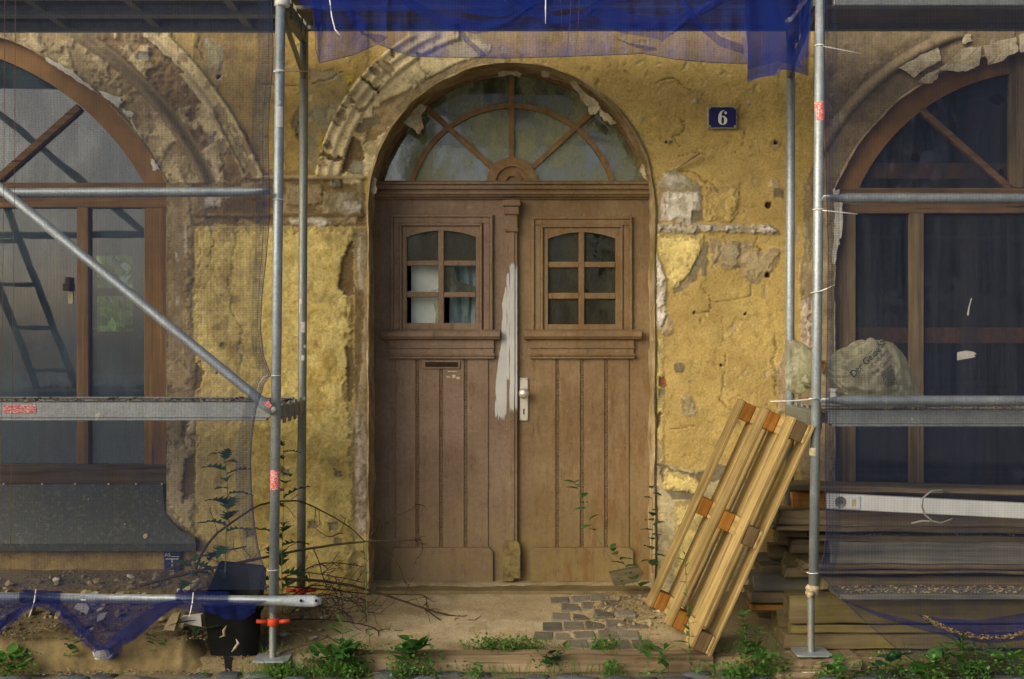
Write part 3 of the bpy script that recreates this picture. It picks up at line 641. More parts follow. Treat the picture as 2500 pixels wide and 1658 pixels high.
# relief: rough-cast grain, general unevenness
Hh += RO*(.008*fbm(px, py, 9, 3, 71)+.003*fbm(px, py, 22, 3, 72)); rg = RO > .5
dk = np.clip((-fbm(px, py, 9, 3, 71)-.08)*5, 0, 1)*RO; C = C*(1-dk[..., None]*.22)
Hh += .0022*fbm(px, py, 5, 3, 73)
# openings
inside = np.zeros(px.shape, bool); X2 = WX.copy(); Z2 = WZ.copy()
ctr = lambda a: (a[:-1,:-1]+a[1:,1:])*.5
cx_, cz_ = ctr(px), ctr(py); keep = np.ones(cx_.shape, bool)
for o in (LW, RW, DO): keep &= sd_open(cx_, cz_, o) > 0
for o in (LW, RW, DO):
    d = sd_open(px, py, o); near = (d < 0) & (d > -9); c0, c1 = o['c']; arc = near & (py < o['spring'])
    rr2 = np.hypot(px-c0, py-c1)[arc]; kx = c0+(px[arc]-c0)*o['R']/rr2; ky = c1+(py[arc]-c1)*o['R']/rr2
    X2[arc] = (kx-CX)*WY/F; Z2[arc] = H-(ky-HZ)*WY/F
    jb = near & (py >= o['spring']); xl = np.where(np.abs(px[jb]-o['jx'][0]) < np.abs(px[jb]-o['jx'][1]), o['jx'][0], o['jx'][1])
    ok = np.abs(px[jb]-xl) < 9; xx = X2[jb]; xx[ok] = (xl[ok]-CX)*WY/F; X2[jb] = xx
V = np.stack([X2, WY-Hh, Z2], -1).reshape(-1, 3); Q = gridq(len(zs), len(xs))[keep].reshape(-1, 4)
used = np.zeros(len(V), bool); used[Q.ravel()] = True; remap = np.cumsum(used)-1
me = np_mesh('wall', V[used], remap[Q], np.clip(C, 0, 1).reshape(-1, 3)[used])
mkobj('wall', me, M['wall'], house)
# reveals: the thickness of the wall round each opening
def outline(o, n=90, arc_only=False):
    c0, c1 = o['c']; a1 = math.atan2(c1-o['spring'], o['jx'][1]-c0); a0 = math.pi-a1
    arc = [(c0+o['R']*math.cos(a0+(a1-a0)*i/n), c1-o['R']*math.sin(a0+(a1-a0)*i/n)) for i in range(n+1)]
    if arc_only: return arc
    nb = 60
    L = [(o['jx'][0], o['bot']+(o['spring']-o['bot'])*i/nb) for i in range(nb)]; Rr = [(o['jx'][1], o['spring']+(o['bot']-o['spring'])*(i+1)/nb) for i in range(nb)]
    return L+arc+Rr
def reveal(o, depth, seed, lip=.012):
    mb = MB(); pts = outline(o); rows = []
    c0, c1 = o['c']
    for j, (dy, sh) in enumerate(((-lip, .004), (-lip*.6, -.006), (.02, -.003), (.06, 0), (.12, .0), (.19, .002), (depth, .004))):
        r = []
        for i, (a, b) in enumerate(pts):
            p = P(a, b, WY); cc = P(c0, min(max(b, c1), 1e9), WY); cc.z = p.z if b > o['spring'] else P(c0, c1, WY).z
            dr = (cc-p).normalized(); nz = mnoise.noise(Vector((i*.21+seed, j*.8, seed)))*.014 + mnoise.noise(Vector((i*.7+seed, j*1.9, seed)))*.007
            q = p+dr*(sh+max(nz, -.004)*(1 if j > 0 else .6)); q.y = WY+dy; r.append(q)
        rows.append(r)
    mb.grid(rows); return mb.obj('reveal', M['reveal'], house, True)
reveal(DO, .30, 1, .020); reveal(LW, .10, 2, .004); reveal(RW, .10, 3, .004)
# flakes of plaster hanging from the arches
def flake(poly, Y, tilt=.02, mat='flake', th=.007):
    mb = MB(); cx0 = sum(p[0] for p in poly)/len(poly); cy0 = min(p[1] for p in poly); rr = random.Random(int(cx0*7+cy0)); out = []
    for i, (a, b) in enumerate(poly):
        c, d = poly[(i+1) % len(poly)]; out += [(a+(c-a)*q+rr.uniform(-3, 3)*(q > 0), b+(d-b)*q+rr.uniform(-3, 3)*(q > 0)) for q in (0, .25, .5, .75)]
    pp = [P(a, b, Y-tilt*(b-cy0)/60+rr.uniform(-.003, .003)) for a, b in out]
    cen = P(cx0, sum(p[1] for p in poly)/len(poly), Y-.003-tilt*.35); n = len(pp); bk = [p+Vector((0, th, 0)) for p in pp]
    mb.add(pp+bk+[cen, cen+Vector((0, th, 0))], [(2*n, (i+1) % n, i) for i in range(n)]+[(2*n+1, n+i, n+(i+1) % n) for i in range(n)]+[(i, (i+1) % n, n+(i+1) % n, n+i) for i in range(n)])
    mb.obj('plaster_flake', M[mat], house)
for q in ([(1390,200),(1410,198),(1425,235),(1440,262),(1418,244),(1412,228)], [(1412,215),(1460,250),(1466,262),(1452,280),(1440,278),(1436,262),(1425,245)], [(1464,262),(1490,285),(1506,300),(1490,304),(1480,296),(1465,284)],
          [(1214,176),(1262,172),(1275,180),(1268,188),(1240,180),(1216,188)], [(1320,174),(1345,176),(1340,188),(1322,186)], [(1022,255),(1042,258),(1030,275),(1028,292),(1034,312),(1020,328),(1012,318),(985,300),(1000,285)], [(1565,395),(1574,410),(1580,440),(1570,430),(1562,420)]):
    flake(q, 7.10, .012)
flake([(908,425),(920,440),(918,470),(912,480),(904,450)], 7.02, .004)
for q in ([(108,139),(120,142),(175,172),(215,208),(232,222),(218,216),(160,180),(122,156)], [(240,222),(296,238),(298,252),(290,262),(268,246)], [(295,264),(325,275),(322,288),(308,284)], [(366,385),(378,392),(390,414),(372,416)], [(318,290),(340,330),(348,342),(330,318)]):
    flake(q, 6.988, .012, 'flake_w', .004)
for q in ([(2292,168),(2345,120),(2395,112),(2392,158),(2372,168),(2342,176),(2312,172)], [(2400,112),(2480,90),(2486,125),(2440,152),(2412,158)], [(2488,84),(2530,70),(2530,118),(2492,128)], [(2240,200),(2260,182),(2298,166),(2290,190),(2270,204)], [(2190,165),(2250,120),(2290,115),(2298,148),(2262,165),(2232,190),(2215,176)], [(2350,85),(2372,82),(2374,98),(2352,108)]):
    flake(q, 6.985, .012, 'flake', .004)
flake([(2034,462),(2050,462),(2056,510),(2054,580),(2046,600),(2038,644),(2032,640),(2036,560),(2040,520)], 6.985, 0, 'flake_w')
# rooms behind the windows, so that daylight only enters through them
mb = MB()
for (lo, hi) in (((-5.2,9.6,0),(-3.30,9.7,4.6)), ((-3.30,9.6,0),(-2.98,9.7,1.70)), ((-3.30,9.6,2.30),(-2.98,9.7,4.6)), ((-3.30,9.62,1.98),(-2.98,9.68,2.04)), ((-2.98,9.6,0),(7.4,9.7,4.6)), ((-5.2,7.06,4.6),(7.4,9.7,4.7)), ((-5.3,7.06,0),(-5.2,9.7,4.7)), ((7.4,7.06,0),(7.5,9.7,4.7)), ((-5.2,7.4,0.0),(7.4,9.6,.1)), ((-1.25,7.4,.1),(-1.2,9.6,4.6)), ((1.2,7.4,.1),(1.25,9.6,4.6))):
    mb.box(lo, hi)
mb.obj('inner_room', M['room'], house)

# ------------------------------------------------------------ door
DY = 7.27
def dbox(parent, name, mat, x0, y0, x1, y1, proud=.0, d=.05, ch=.003, mbx=None):
    m = mbx or MB(); m.pbox(x0, y0, x1, y1, DY-proud, d, ch)
    return None if mbx else m.obj(name, M[mat], parent)
def leaf(lx0, lx1, fr, md, cols, rows, arch, ledge, pl, joints, kick, left):
    L = MB(); hx0, hx1, hy0, hy1 = cols[0]-9, cols[3]+9, arch-10, rows[-1][1]+8
    for r in ((lx0, 487, hx0, 1419), (hx1, 487, lx1, 1419), (hx0, 487, hx1, hy0), (hx0, hy1, hx1, 1419)): L.pbox(*r, DY, .05)
    lf = L.obj('door_leaf', M['door'], house); S_ = []
    # two nested mouldings round the window
    for (x0, y0, x1, w, pr_) in ((fr[0], fr[1], fr[2], 7, .024), (fr[0]+7, fr[1]+7, fr[2]-7, 15, .014), (md[0]-2, md[1]-2, md[2]+2, 6, .022)):
        m = MB(); yb = 806
        m.pbox(x0, y0, x1, y0+w, DY-pr_, pr_+.01, .003); m.pbox(x0, y0+w, x0+w, yb, DY-pr_+.0004, pr_+.01, .003); m.pbox(x1-w, y0+w, x1, yb, DY-pr_+.0004, pr_+.01, .003)
        m.obj('moulding', M['door'], lf)
    # sash
    m = MB(); yb = rows[-1][1]
    sx0, sx1 = md[0]+4, md[2]-4; sp = DY-.006
    m.pbox(sx0, md[1]+4, cols[0], 806, sp, .035, .002); m.pbox(cols[3], md[1]+4, sx1, 806, sp, .035, .002); m.pbox(cols[0], yb, cols[3], 806, sp+.0004, .035, .002)
    n = 14; arcp = [(cols[0]+(cols[3]-cols[0])*i/n, arch+16*(2*i/n-1)**2) for i in range(n+1)]
    for (a, b), (c, d) in zip(arcp[:-1], arcp[1:]):
        m.add([P(a, md[1]+4, sp), P(c, md[1]+4, sp), P(c, d, sp), P(a, b, sp), P(a, b, sp+.035), P(c, d, sp+.035)], [(0,1,2,3), (3,2,5,4)])
    m.obj('sash', M['door'], lf)
    xm0, xm1 = cols[1], cols[2]
    dbox(lf, 'glazing_bar', 'door', xm0, arch-4, xm1, yb+3, .002, .03, .004)
    for (r0, r1) in zip(rows[:-1], rows[1:]):
        for (a, b) in ((cols[0], xm0), (xm1, cols[3])): dbox(lf, 'glazing_bar', 'door', a, r0[1], b, r1[0], .001, .03, .004)
    for ri, (r0, r1) in enumerate(rows):
        for ci, (a, b) in enumerate(((cols[0], xm0), (xm1, cols[3]))):
            if left and ri > 0 and ci == 0: continue
            if left and ri == 2: continue
            m = MB()
            if left and ri == 1 and ci == 1: m.prism([P(u, v, DY+.02) for u, v in ((a-2, r0-2), (a+22, r0-2), (a+32, r0+35), (b+2, r0+52), (b+2, r1+2), (a-2, r1+2))], .004)
            else: m.pbox(a-3, r0-3, b+3, r1+3, DY+.02, .004)
            m.obj('pane', M['pane_d'], lf)
    if left:                                            # broken panes with a jagged rim
        for poly in ([(cols[0], rows[1][1]+2), (cols[0], rows[1][1]-3), (cols[0]+14, rows[1][1]-2), (cols[0]+24, rows[1][1]-7), (cols[0]+30, rows[1][1]-1), (cols[0]+55, rows[1][1]-2), (cols[1], rows[1][1]-8), (cols[1], rows[1][1]+2)],
                     [(cols[1]+2, rows[2][0]), (cols[1]+2, rows[2][1]), (cols[1]-8, rows[2][1]), (cols[1]-6, rows[2][0]+40), (cols[1]-11, rows[2][0]+18), (cols[1]-5, rows[2][0]+4)]):
            m = MB(); m.prism([P(u, v, DY+.02) for u, v in poly], .004); m.obj('broken_pane', M['pane_f'], lf)
    # ledge under the window: projecting cap, frieze, lower bead
    lx, rx = ledge
    def run(name, prof, x0, x1):
        m = MB(); A = [(P(x0, y, DY).x-e, y, e) for y, e in prof]; rows_ = []
        rows_ = [[Vector((P(x0, y, DY).x-min(e*.5, .02), DY-e, P(0, y, DY).z)), Vector((P(x1, y, DY).x+min(e*.5, .02), DY-e, P(0, y, DY).z))] for y, e in prof]
        m.grid(rows_); nn = len(prof)
        m.add([r[0] for r in rows_]+[Vector((r[0].x, DY+.01, r[0].z)) for r in rows_], [(i, nn+i, nn+i+1, i+1) for i in range(nn-1)])
        m.add([r[1] for r in rows_]+[Vector((r[1].x, DY+.01, r[1].z)) for r in rows_], [(i, i+1, nn+i+1, nn+i) for i in range(nn-1)])
        return m.obj(name, M['door'], lf)
    run('ledge', [(803,0),(806,.03),(810,.055),(813,.062),(822,.062),(824,.05),(827,.048),(829,.035),(831,0)], lx+6, rx-6)
    run('frieze', [(829.5,0),(830,.022),(846,.022),(847,.029),(850,.029),(851,.020),(863,.020),(864,0)], fr[0]+2, fr[2]-2)
    run('ledge_bead', [(862,0),(863.5,.03),(866,.038),(869,.034),(871,.028),(875,.028),(876,0)], fr[0]+2, fr[2]-2)
    # tongued boards with a beaded strip in every joint
    e = [pl[0]]+joints+[pl[1]]
    for a, b in zip(e[:-1], e[1:]):
        dbox(lf, 'board', 'door', a+(5 if a in joints else 1), 876, b-(4 if b in joints else 1), 1336, .008, .02, .0025)
    for j in joints:
        m = MB(); y = 878
        while y < 1334:
            h_ = random.uniform(6.2, 7.4); a0 = P(j-3.0, y+h_, DY-.001); b0 = P(j+3.4, y, DY-.001)
            m.box((a0.x, DY-.002-random.uniform(0,.0025), a0.z), (b0.x, DY+.01, b0.z-.0028), .002); y += h_
        m.obj('bead_strip', M['door_bead'], lf)
    m = MB(); k0, k1 = kick
    pr = .026; m.prism([P(k0, 1419, DY-pr), P(k1, 1419, DY-pr), P(k1, 1347, DY-pr), P(k1-9, 1337, DY-pr), P(k0+9, 1337, DY-pr), P(k0, 1347, DY-pr)], pr+.01)
    m.obj('kick_board', M['door'], lf)
    return lf
l1 = leaf(906, 1242, (953,523,1203), (977,547,1175), (993,1070,1084,1162), [(562,636),(649,713),(726,789)], 563, (936,1219), (965,1193), [1019,1077,1137], (955,1203), True)
l2 = leaf(1242, 1586, (1298,528,1544), (1322,551,1519), (1338,1413,1427,1503), [(567,639),(653,715),(730,792)], 567, (1281,1562), (1305,1537), [1361,1421,1480], (1295,1546), False)
m = MB(); m.pbox(1031, 879, 1124, 901, DY-.016, .012, .003); ls = m.obj('letter_slot', M['door'], l1); ls['label'] = 'narrow letter slot below the ledge'
m = MB(); m.pbox(1038, 884, 1118, 896, DY-.0175, .004); m.obj('letter_flap', M['twig'], l1)
for (a, b, w, h_) in ((1093,906,22,2),(1090,918,9,5),(1104,915,8,8),(1114,920,8,6)):
    m = MB(); m.pbox(a, b, a+w, b+h_, DY-.0095, .002); m.obj('label_scrap', M['flake'], l1)
# upright cover strip between the leaves
m = MB(); m.pbox(1227, 487, 1272, 503, DY-.07, .07, .006); m.pbox(1231, 503, 1268, 524, DY-.058, .058, .006); m.pbox(1236, 524, 1264, 560, DY-.045, .045, .004); m.pbox(1233, 558, 1267, 566, DY-.052, .052, .006)
m.obj('cover_strip_capital', M['door'], l1)
m = MB(); m.pbox(1237, 566, 1263, 1322, DY-.034, .034, .003); m.pbox(1243.5, 566, 1256.5, 1322, DY-.041, .01, .003); m.obj('cover_strip', M['door'], l1)
m = MB(); pr = .06
m.prism([P(1228,1419,DY-pr), P(1254,1419,DY-pr), P(1254,1412,DY-pr), P(1270,1412,DY-pr), P(1270,1332,DY-pr), P(1263,1321,DY-pr), P(1236,1321,DY-pr), P(1228,1332,DY-pr)], pr); m.obj('cover_strip_base', M['door_moss'], l1)
# white primer brushed over the strip and the edge of the left leaf
def brush(xl, xr, y0, y1, proud, seed, tipl=.0):
    m = MB(); rr = random.Random(seed); rows_ = []; n = 70
    for i in range(n+1):
        y = y0+(y1-y0)*i/n; a = xl(y)+mnoise.noise(Vector((0, y*.02, seed)))*4; b = xr(y)+(mnoise.noise(Vector((5, y*.04, seed)))*3 if seed > 3 else 0)
        b = max(b, a+.5); rows_.append([P(a+(b-a)*q, y, DY-proud) for q in (0, .12, .3, .6, 1)])
    m.grid(rows_); o = m.obj('white_primer', M['primer'], l1); at = o.data.attributes.new('col', 'FLOAT_COLOR', 'POINT')
    for i in range(n+1):
        ev = min(1, i/5, (n-i)/9)
        for j, q in enumerate((.25, .62, .95, 1, 1)): at.data[i*5+j].color = (q*ev if tipl else max(q, .8)*ev,)*3+(1,)
    return o
lerp = lambda pts: (lambda y: float(np.interp(y, [p[0] for p in pts], [p[1] for p in pts])))
brush(lerp([(626,1249),(640,1244),(660,1243.8),(1030,1244)]), lerp([(626,1250),(634,1255),(650,1256.2),(940,1256.2),(1010,1254),(1030,1249)]), 626, 1030, .0418, 1)
brush(lerp([(655,1240),(670,1237.2),(930,1237.2),(945,1240)]), lerp([(655,1241),(660,1243),(930,1243),(945,1241)]), 655, 945, .0348, 2)
brush(lerp([(640,1260),(650,1257),(1000,1257),(1020,1261)]), lerp([(640,1262.7),(1020,1262.7)]), 640, 1020, .0348, 3)
brush(lerp([(690,1232),(712,1231),(740,1225),(830,1223),(880,1216),(900,1212),(960,1206),(1005,1204),(1045,1206)]), lerp([(700,1236.8),(720,1237),(990,1237),(1045,1234)]), 690, 1045, .0012, 2, 1.)
# handle: long plate with knob and keyhole
m = MB(); m.pbox(1268, 922, 1290, 1028, DY-.014, .012, .005); hp = m.obj('handle_plate', M['alu'], l2); hp['label'] = 'satin metal door plate with round knob and keyhole'
c = P(1279, 960, DY-.014); m = MB(); m.lathe([(.012,0),(.012,.03),(.022,.034),(.031,.044),(.0315,.052),(.027,.064),(.015,.072),(.003,.074)], c, (0,-1,0), 28); m.obj('knob', M['alu'], l2, True)
for (a, b, r) in ((1272,927,.003),(1286,927,.003),(1272,1023,.003),(1286,1023,.003),(1279,999,.0065)):
    m = MB(); m.lathe([(r,0),(r,.0022)], P(a, b, DY-.0138), (0,-1,0), 12); m.obj('screw' if r < .005 else 'keyhole', M['black'] if r > .005 else M['grey_p'], l2)
m = MB(); m.pbox(1277.5, 1000, 1280.5, 1012, DY-.0156, .002); m.obj('keyhole', M['black'], l2)
m = MB(); m.lathe([(.004,0),(.004,.002)], P(1279, 998, DY-.0162), (0,-1,0), 12); m.obj('key_cylinder', M['alu'], l2)
# transom: moulded beam above the leaves
m = MB(); prof = [(443,.0),(444,.055),(449,.075),(453,.078),(455,.060),(464,.058),(466,.045),(470,.040),(471,.062),(474,.066),(477,.066),(478,.05),(482,.045),(485,.02),(487,.02),(488,0)]
x0, x1 = P(903, 0, DY).x, P(1590, 0, DY).x
m.grid([[Vector((x0, DY-e, P(0, y, DY).z)), Vector((x1, DY-e, P(0, y, DY).z))] for y, e in prof]); m.box((x0, DY+.001, P(0,488,DY).z), (x1, DY+.06, P(0,443,DY).z)); m.obj('door_transom', M['door'], house)
# fanlight: arched frame, inner ring, three bars, half-round hub and eight panes
fan = MB(); FC = (1250., 512.); FY = DY-.02
def arcband(m, c, r0, r1, a0, a1, Y, d, n=48):
    pts = []
    for i in range(n+1):
        a = math.radians(a0+(a1-a0)*i/n); pts.append([P(c[0]+r*math.cos(a), c[1]-r*math.sin(a), Y) for r in (r0, r1)])
    bk = Vector((0, d, 0)); rows_ = [[p[0]+bk, p[0], p[1], p[1]+bk] for p in pts]; m.grid(rows_)
    for e, o in ((rows_[0], 1), (rows_[-1], -1)): m.add(e, [(0,1,2,3)[::o]])
arcband(fan, FC, 327, 352, 10, 170, FY, .05, 64); fo = fan.obj('fanlight', M['fan'], house)
m = MB(); arcband(m, FC, 248, 260, 15.5, 164.5, FY+.002, .03); m.obj('glazing_ring', M['fan'], fo)
for (a, b, w) in (((1249,178),(1249,405),14), ((1040,262),(1206,413),13), ((1460,262),(1296,413),13)):
    m = MB(); m.bar(P(*a, FY+.016), P(*b, FY+.016), .03, w*S(FY), (0,0,1) if a[0] != b[0] else (1,0,0), .003)
    # a bar is as wide as its height argument along 'up'
    m.obj('glazing_bar', M['fan'], fo)
m = MB(); arcband(m, (1250,446), 40, 62, 0, 180, FY-.012, .05); arcband(m, (1250,446), 24, 40, 0, 180, FY+.004, .03); arcband(m, (1250,446), 16, 25, 0, 180, FY-.008, .04); arcband(m, (1250,446), 1, 17, 0, 180, FY+.010, .02); m.obj('hub', M['fan'], fo)
def fpane(poly): m = MB(); m.prism([P(a, b, FY+.022) for a, b in poly], .004); m.obj('pane', M['pane_f'], fo)
pol = lambda r, a: (FC[0]+r*math.cos(math.radians(a)), FC[1]-r*math.sin(math.radians(a)))
for (a0, a1) in ((12,50.5),(50.5,90),(90,129.5),(129.5,168)):
    fpane([pol(330, a0+(a1-a0)*i/10) for i in range(11)]+[pol(253.5, a1-(a1-a0)*i/10) for i in range(11)])
for (a0, a1, h) in ((15.5,50.5,[(1296,413),(1312,446)]),(50.5,90,[(1250,400),(1296,413)]),(90,129.5,[(1204,413),(1250,400)]),(129.5,164.5,[(1188,446),(1204,413)])):
    fpane([pol(254, a0+(a1-a0)*i/10) for i in range(11)]+h)
# pale board and cloth behind the broken door panes
m = MB(); m.pbox(1004, 640, 1082, 800, 7.36, .01); m.obj('inner_board', M['paper'], l1)
m = MB(); rows_ = []
for i in range(9):
    y = 640+i*22; rows_.append([P(1098+j*9+2*math.sin(i*.8+j), y, 7.40+.015*math.sin(j*2.1+i*.3)) for j in range(9)])
m.grid(rows_); m.obj('inner_cloth', M['paper_b'], l1)
# ------------------------------------------------------------ shop windows
def wbar(m, x0, y0, x1, y1, Y, d=.06, ch=.004): m.pbox(x0, y0, x1, y1, Y, d, ch)
def window(nm, o, Y, band, stiles, mull, transom, arch_bars, bottom, pane_rows, pmat, label, amat='arch_wood', post=None, tmat='win_x', smat='win_z'):
    cx, cy = o['c']; k = Y/WY; R0 = o['R']
    m = MB(); a1 = math.degrees(math.atan2(cy-o['spring'], o['jx'][1]-cx)); q = R0/k
    arcband(m, (cx, cy), R0-band, R0+14, a1-1.5, 181.5-a1, Y, .07, 72); wn = m.obj(nm, M[amat], house); wn['label'] = label
    for (x0, x1) in stiles:
        m = MB(); wbar(m, x0, transom[1], x1, bottom[1], Y, .07); m.obj('stile', M[smat], wn)
    for (x0, x1) in mull:
        m = MB(); wbar(m, x0, transom[1], x1, bottom[0], Y-.006, .05); m.obj('mullion', M[smat], wn)
    L, Rr = stiles[0][0], stiles[-1][1]
    for (y0, y1) in transom[2]:
        m = MB(); wbar(m, L, y0, Rr, y1, Y-.004-(.012 if y1-y0 < 20 else 0), .06); m.obj('transom', M[tmat], wn)
    m = MB(); wbar(m, L, bottom[0], Rr, bottom[1], Y-.004, .07); m.obj('bottom_rail', M['win_dark'], wn)
    for (a, b, w) in arch_bars:
        m = MB(); m.bar(P(*a, Y+.02), P(*b, Y+.02), .05, w*S(Y), (0,0,1) if abs(a[0]-b[0]) > 1 else (1,0,0), .004); m.obj('arch_bar', M[tmat if abs(a[0]-b[0]) > 1 else smat], wn)
    e = sorted([s[1] for s in stiles[:1]]+[x for mm in mull for x in mm]+[stiles[-1][0]])
    for a, b in zip(e[0::2], e[1::2]):
        m = MB(); m.pbox(a-4, transom[1]-4, b+4, bottom[0]+4, Y+.03, .004); m.obj('pane', M[pmat], wn)
    # arch glazing cut by its bars
    xs_ = [o['jx'][0]]+[b[0][0] for b in arch_bars if abs(b[0][0]-b[1][0]) <= 1]+[o['jx'][1]]
    for a, b in zip(xs_[:-1], xs_[1:]):
        pts = [(a, transom[0]+4), (b, transom[0]+4)]; n = 24
        top = []
        for i in range(n+1):
            x = b+(a-b)*i/n; dd = max((R0-band+6)**2-(x-cx)**2, 0); top.append((x, min(cy-math.sqrt(dd), transom[0]+3)))
        m = MB(); m.prism([P(u, v, Y+.03) for u, v in pts+top], .004); m.obj('arch_pane', M[pmat], wn)
    return wn
lw = window('shop_window', LW, 7.06, 51, [(-890,-832),(352,412)], [(-682,-654),(-330,-302),(187,216)], (446, 506, [(446,460),(478,507)]), [((-480,178),(-480,450),22), ((0,178),(0,450),22)][:0]+[((-14,448),(195,262),18), ((-240,110),(-240,450),20), ((-466,448),(-675,262),18)], (1134,1182), None, 'pane_l', 'wide arched shop window with orange-brown wooden frame over a grey metal sill')
rw_ = window('shop_window', RW, 7.06, 54, [(2034,2090),(2990,3048)], [(2222,2256),(2530,2562),(2820,2850)], (459, 520, [(459,478),(488,521)]), [((2246,268),(2464,462),16), ((2480,140),(2480,460),38), ((2836,268),(2618,462),16)], (1186,1240), None, 'pane_r', 'arched shop window with dark dusty glass and weathered brown frame', 'arch_wood', None, 'win_x2', 'win_z2')
m = MB(); m.pbox(2090, 800, 2990, 838, 7.16, .02, .003); m.obj('inner_rail', M['redrail'], rw_)
m = MB(); m.pbox(2110, 398, 2480, 436, 7.16, .02, .003); m.obj('inner_rail', M['redrail'], rw_)
for (a, b, r) in ((2235,386,.032),(2435,240,.045),(2445,420,.02)):      # stone-throw holes in the dusty glass
    m = MB(); rr = random.Random(a); m.prism([P(a+math.cos(t)*r*420*rr.uniform(.6,1.1), b+math.sin(t)*r*420*rr.uniform(.6,1.1), 7.0885) for t in [2*math.pi*i/11 for i in range(11)]], .001); m.obj('glass_hole', M['black'], rw_)
m = MB(); m.prism([P(2337+u, 868+v, 7.088) for u, v in ((0,-8),(22,-12),(40,-9),(48,-4),(40,0),(46,3),(36,6),(10,10),(0,12))], .001); m.obj('white_smear', M['flake_w'], rw_)
m = MB(); m.tube([P(2372,728,7.087), P(2366,750,7.087), P(2363,770,7.087)], [.003,.004,.006], 6); m.obj('white_smear', M['flake_w'], rw_)
m = MB(); m.pbox(158, 676, 170, 706, 7.05, .03, .004); m.pbox(152, 692, 170, 710, 7.045, .02, .004); m.obj('window_catch', M['twig'], lw)
m = MB(); m.pbox(166, 712, 178, 742, 7.084, .004); m.obj('window_catch_plate', M['flake'], lw)
# sloping zinc sill of the left window with its rounded end
m = MB(); rows_ = []; N_ = 26
for i in range(N_+1):
    t = i/N_; y = 1182+t*(1328-1182)
    xr = float(np.interp(y, [1182,1215,1245,1262,1280,1296,1306,1312,1328], [398,399,402,409,424,440,462,476,477]))
    Yc = 7.06-.13*t; rows_.append([P(-900, y, Yc), P(-300, y, Yc), P(200, y, Yc), P(xr, y, Yc)])
rows_.append([P(a, 1329, 6.918) for a in (-900,-300,200,478)]); rows_.append([P(a, 1346, 6.918) for a in (-900,-300,200,478)]); rows_.append([P(a, 1347, 6.99) for a in (-900,-300,200,478)])
m.grid(rows_)
m.add([P(477,1312,6.935), P(478,1329,6.918), P(478,1346,6.918), P(478,1347,7.0), P(477,1312,7.0)], [(0,1,2,3,4)]); m.obj('sill', M['sill'], lw)
for x in (10, 104, 184, 266, 333, 396):
    m = MB(); m.lathe([(.006,0),(.006,.006),(.002,.009)], P(x, 1182, 7.045), (0,-1,0), 8); m.obj('sill_rivet', M['alu'], lw)
m = MB(); m.lathe([(.016,0),(.012,.006)], P(356,1309,6.945), (0,-1,.4), 9); m.obj('plaster_splash', M['flake'], lw)
# long iron hook in the wall, pipe stubs
m = MB(); m.tube([P(1648,412,6.98), P(1680,392,6.95), P(1708,372,6.93)], [.006,.007,.009], 8); m.obj('iron_hook', M['reveal'], house)
# ------------------------------------------------------------ signs
def text_mesh(txt, size, name, ext=.0):
    cu = bpy.data.curves.new(name, 'FONT'); cu.body = txt; cu.size = size; cu.align_x = 'CENTER'; cu.align_y = 'CENTER'; cu.extrude = ext
    o = bpy.data.objects.new(name, cu); col.objects.link(o); dg = bpy.context.evaluated_depsgraph_get(); me = bpy.data.meshes.new_from_object(o.evaluated_get(dg)); bpy.data.objects.remove(o); return me
def wall_text(txt, px_, py_, hpx, Y, mat, parent, name='lettering'):
    me = text_mesh(txt, hpx*S(Y)*1.38, name, .0004)
    for v in me.vertices: v.co = Vector((v.co.x, -v.co.z, v.co.y))+P(px_, py_, Y)
    me.materials.clear(); return mkobj(name, me, M[mat], parent)
sg = thing('house_number_sign', 'dark blue enamel house number plate reading 6 in white', 'sign', P(1763, 312, 6.97))
SY_ = 6.965
def chamf(x0, y0, x1, y1, c): return [(x0+c, y0), (x1-c, y0), (x1, y0+c), (x1, y1-c), (x1-c, y1), (x0+c, y1), (x0, y1-c), (x0, y0+c)]
m = MB(); m.pbox(1727, 259, 1800, 314, SY_, .022, .004); m.obj('rim', M['enrust'], sg)
m = MB(); m.prism([P(a, b, SY_-.002) for a, b in chamf(1731, 262, 1797, 311, 6)], .006); m.obj('plate', M['enamel'], sg)
def ell(cx0, cy0, rx, ry, a0, a1, n): return [(cx0+rx*math.cos(math.radians(a0+(a1-a0)*i/n)), cy0-ry*math.sin(math.radians(a0+(a1-a0)*i/n))) for i in range(n+1)]
def strip(m, A, B, Y): m.grid([[P(a[0], a[1], Y), P(b[0], b[1], Y)] for a, b in zip(A, B)])
m = MB(); Yt = SY_-.0036
strip(m, ell(1764.5, 294, 11, 11, 0, 360, 28), ell(1764.5, 294, 3.4, 9.2, 0, 360, 28), Yt)         # bowl
strip(m, ell(1766, 288, 12.6, 18.5, 75, 190, 18), ell(1767.5, 288, 6.4, 17.2, 75, 190, 18), Yt-.0003)  # stem
m.add([P(a, b, Yt-.0006) for a, b in ell(1771.5, 275.5, 3.3, 3.6, 0, 345, 12)], [tuple(range(13))]); m.obj('numeral', M['enw'], sg)
for (a, b) in ((1733,264),(1794,264),(1733,308),(1794,308)):
    m = MB(); m.lathe([(.006,0),(.006,.003),(.002,.005)], P(a, b, SY_-.001), (0,-1,0), 10); m.obj('screw', M['enrust'], sg)
s2 = thing('utility_marker_plate', 'small dark blue marker plate lettered AS T 22 below the zinc sill', 'sign', P(420, 1402, 6.96))
m = MB(); m.prism([P(a, b, 6.965) for a, b in ((400,1346),(441,1346),(440,1402),(402,1402))], .006); m.obj('plate', M['enamel'], s2)
wall_text('AS', 409, 1355, 9, 6.9635, 'enw', s2); wall_text('22', 419, 1396, 9, 6.9635, 'enw', s2)
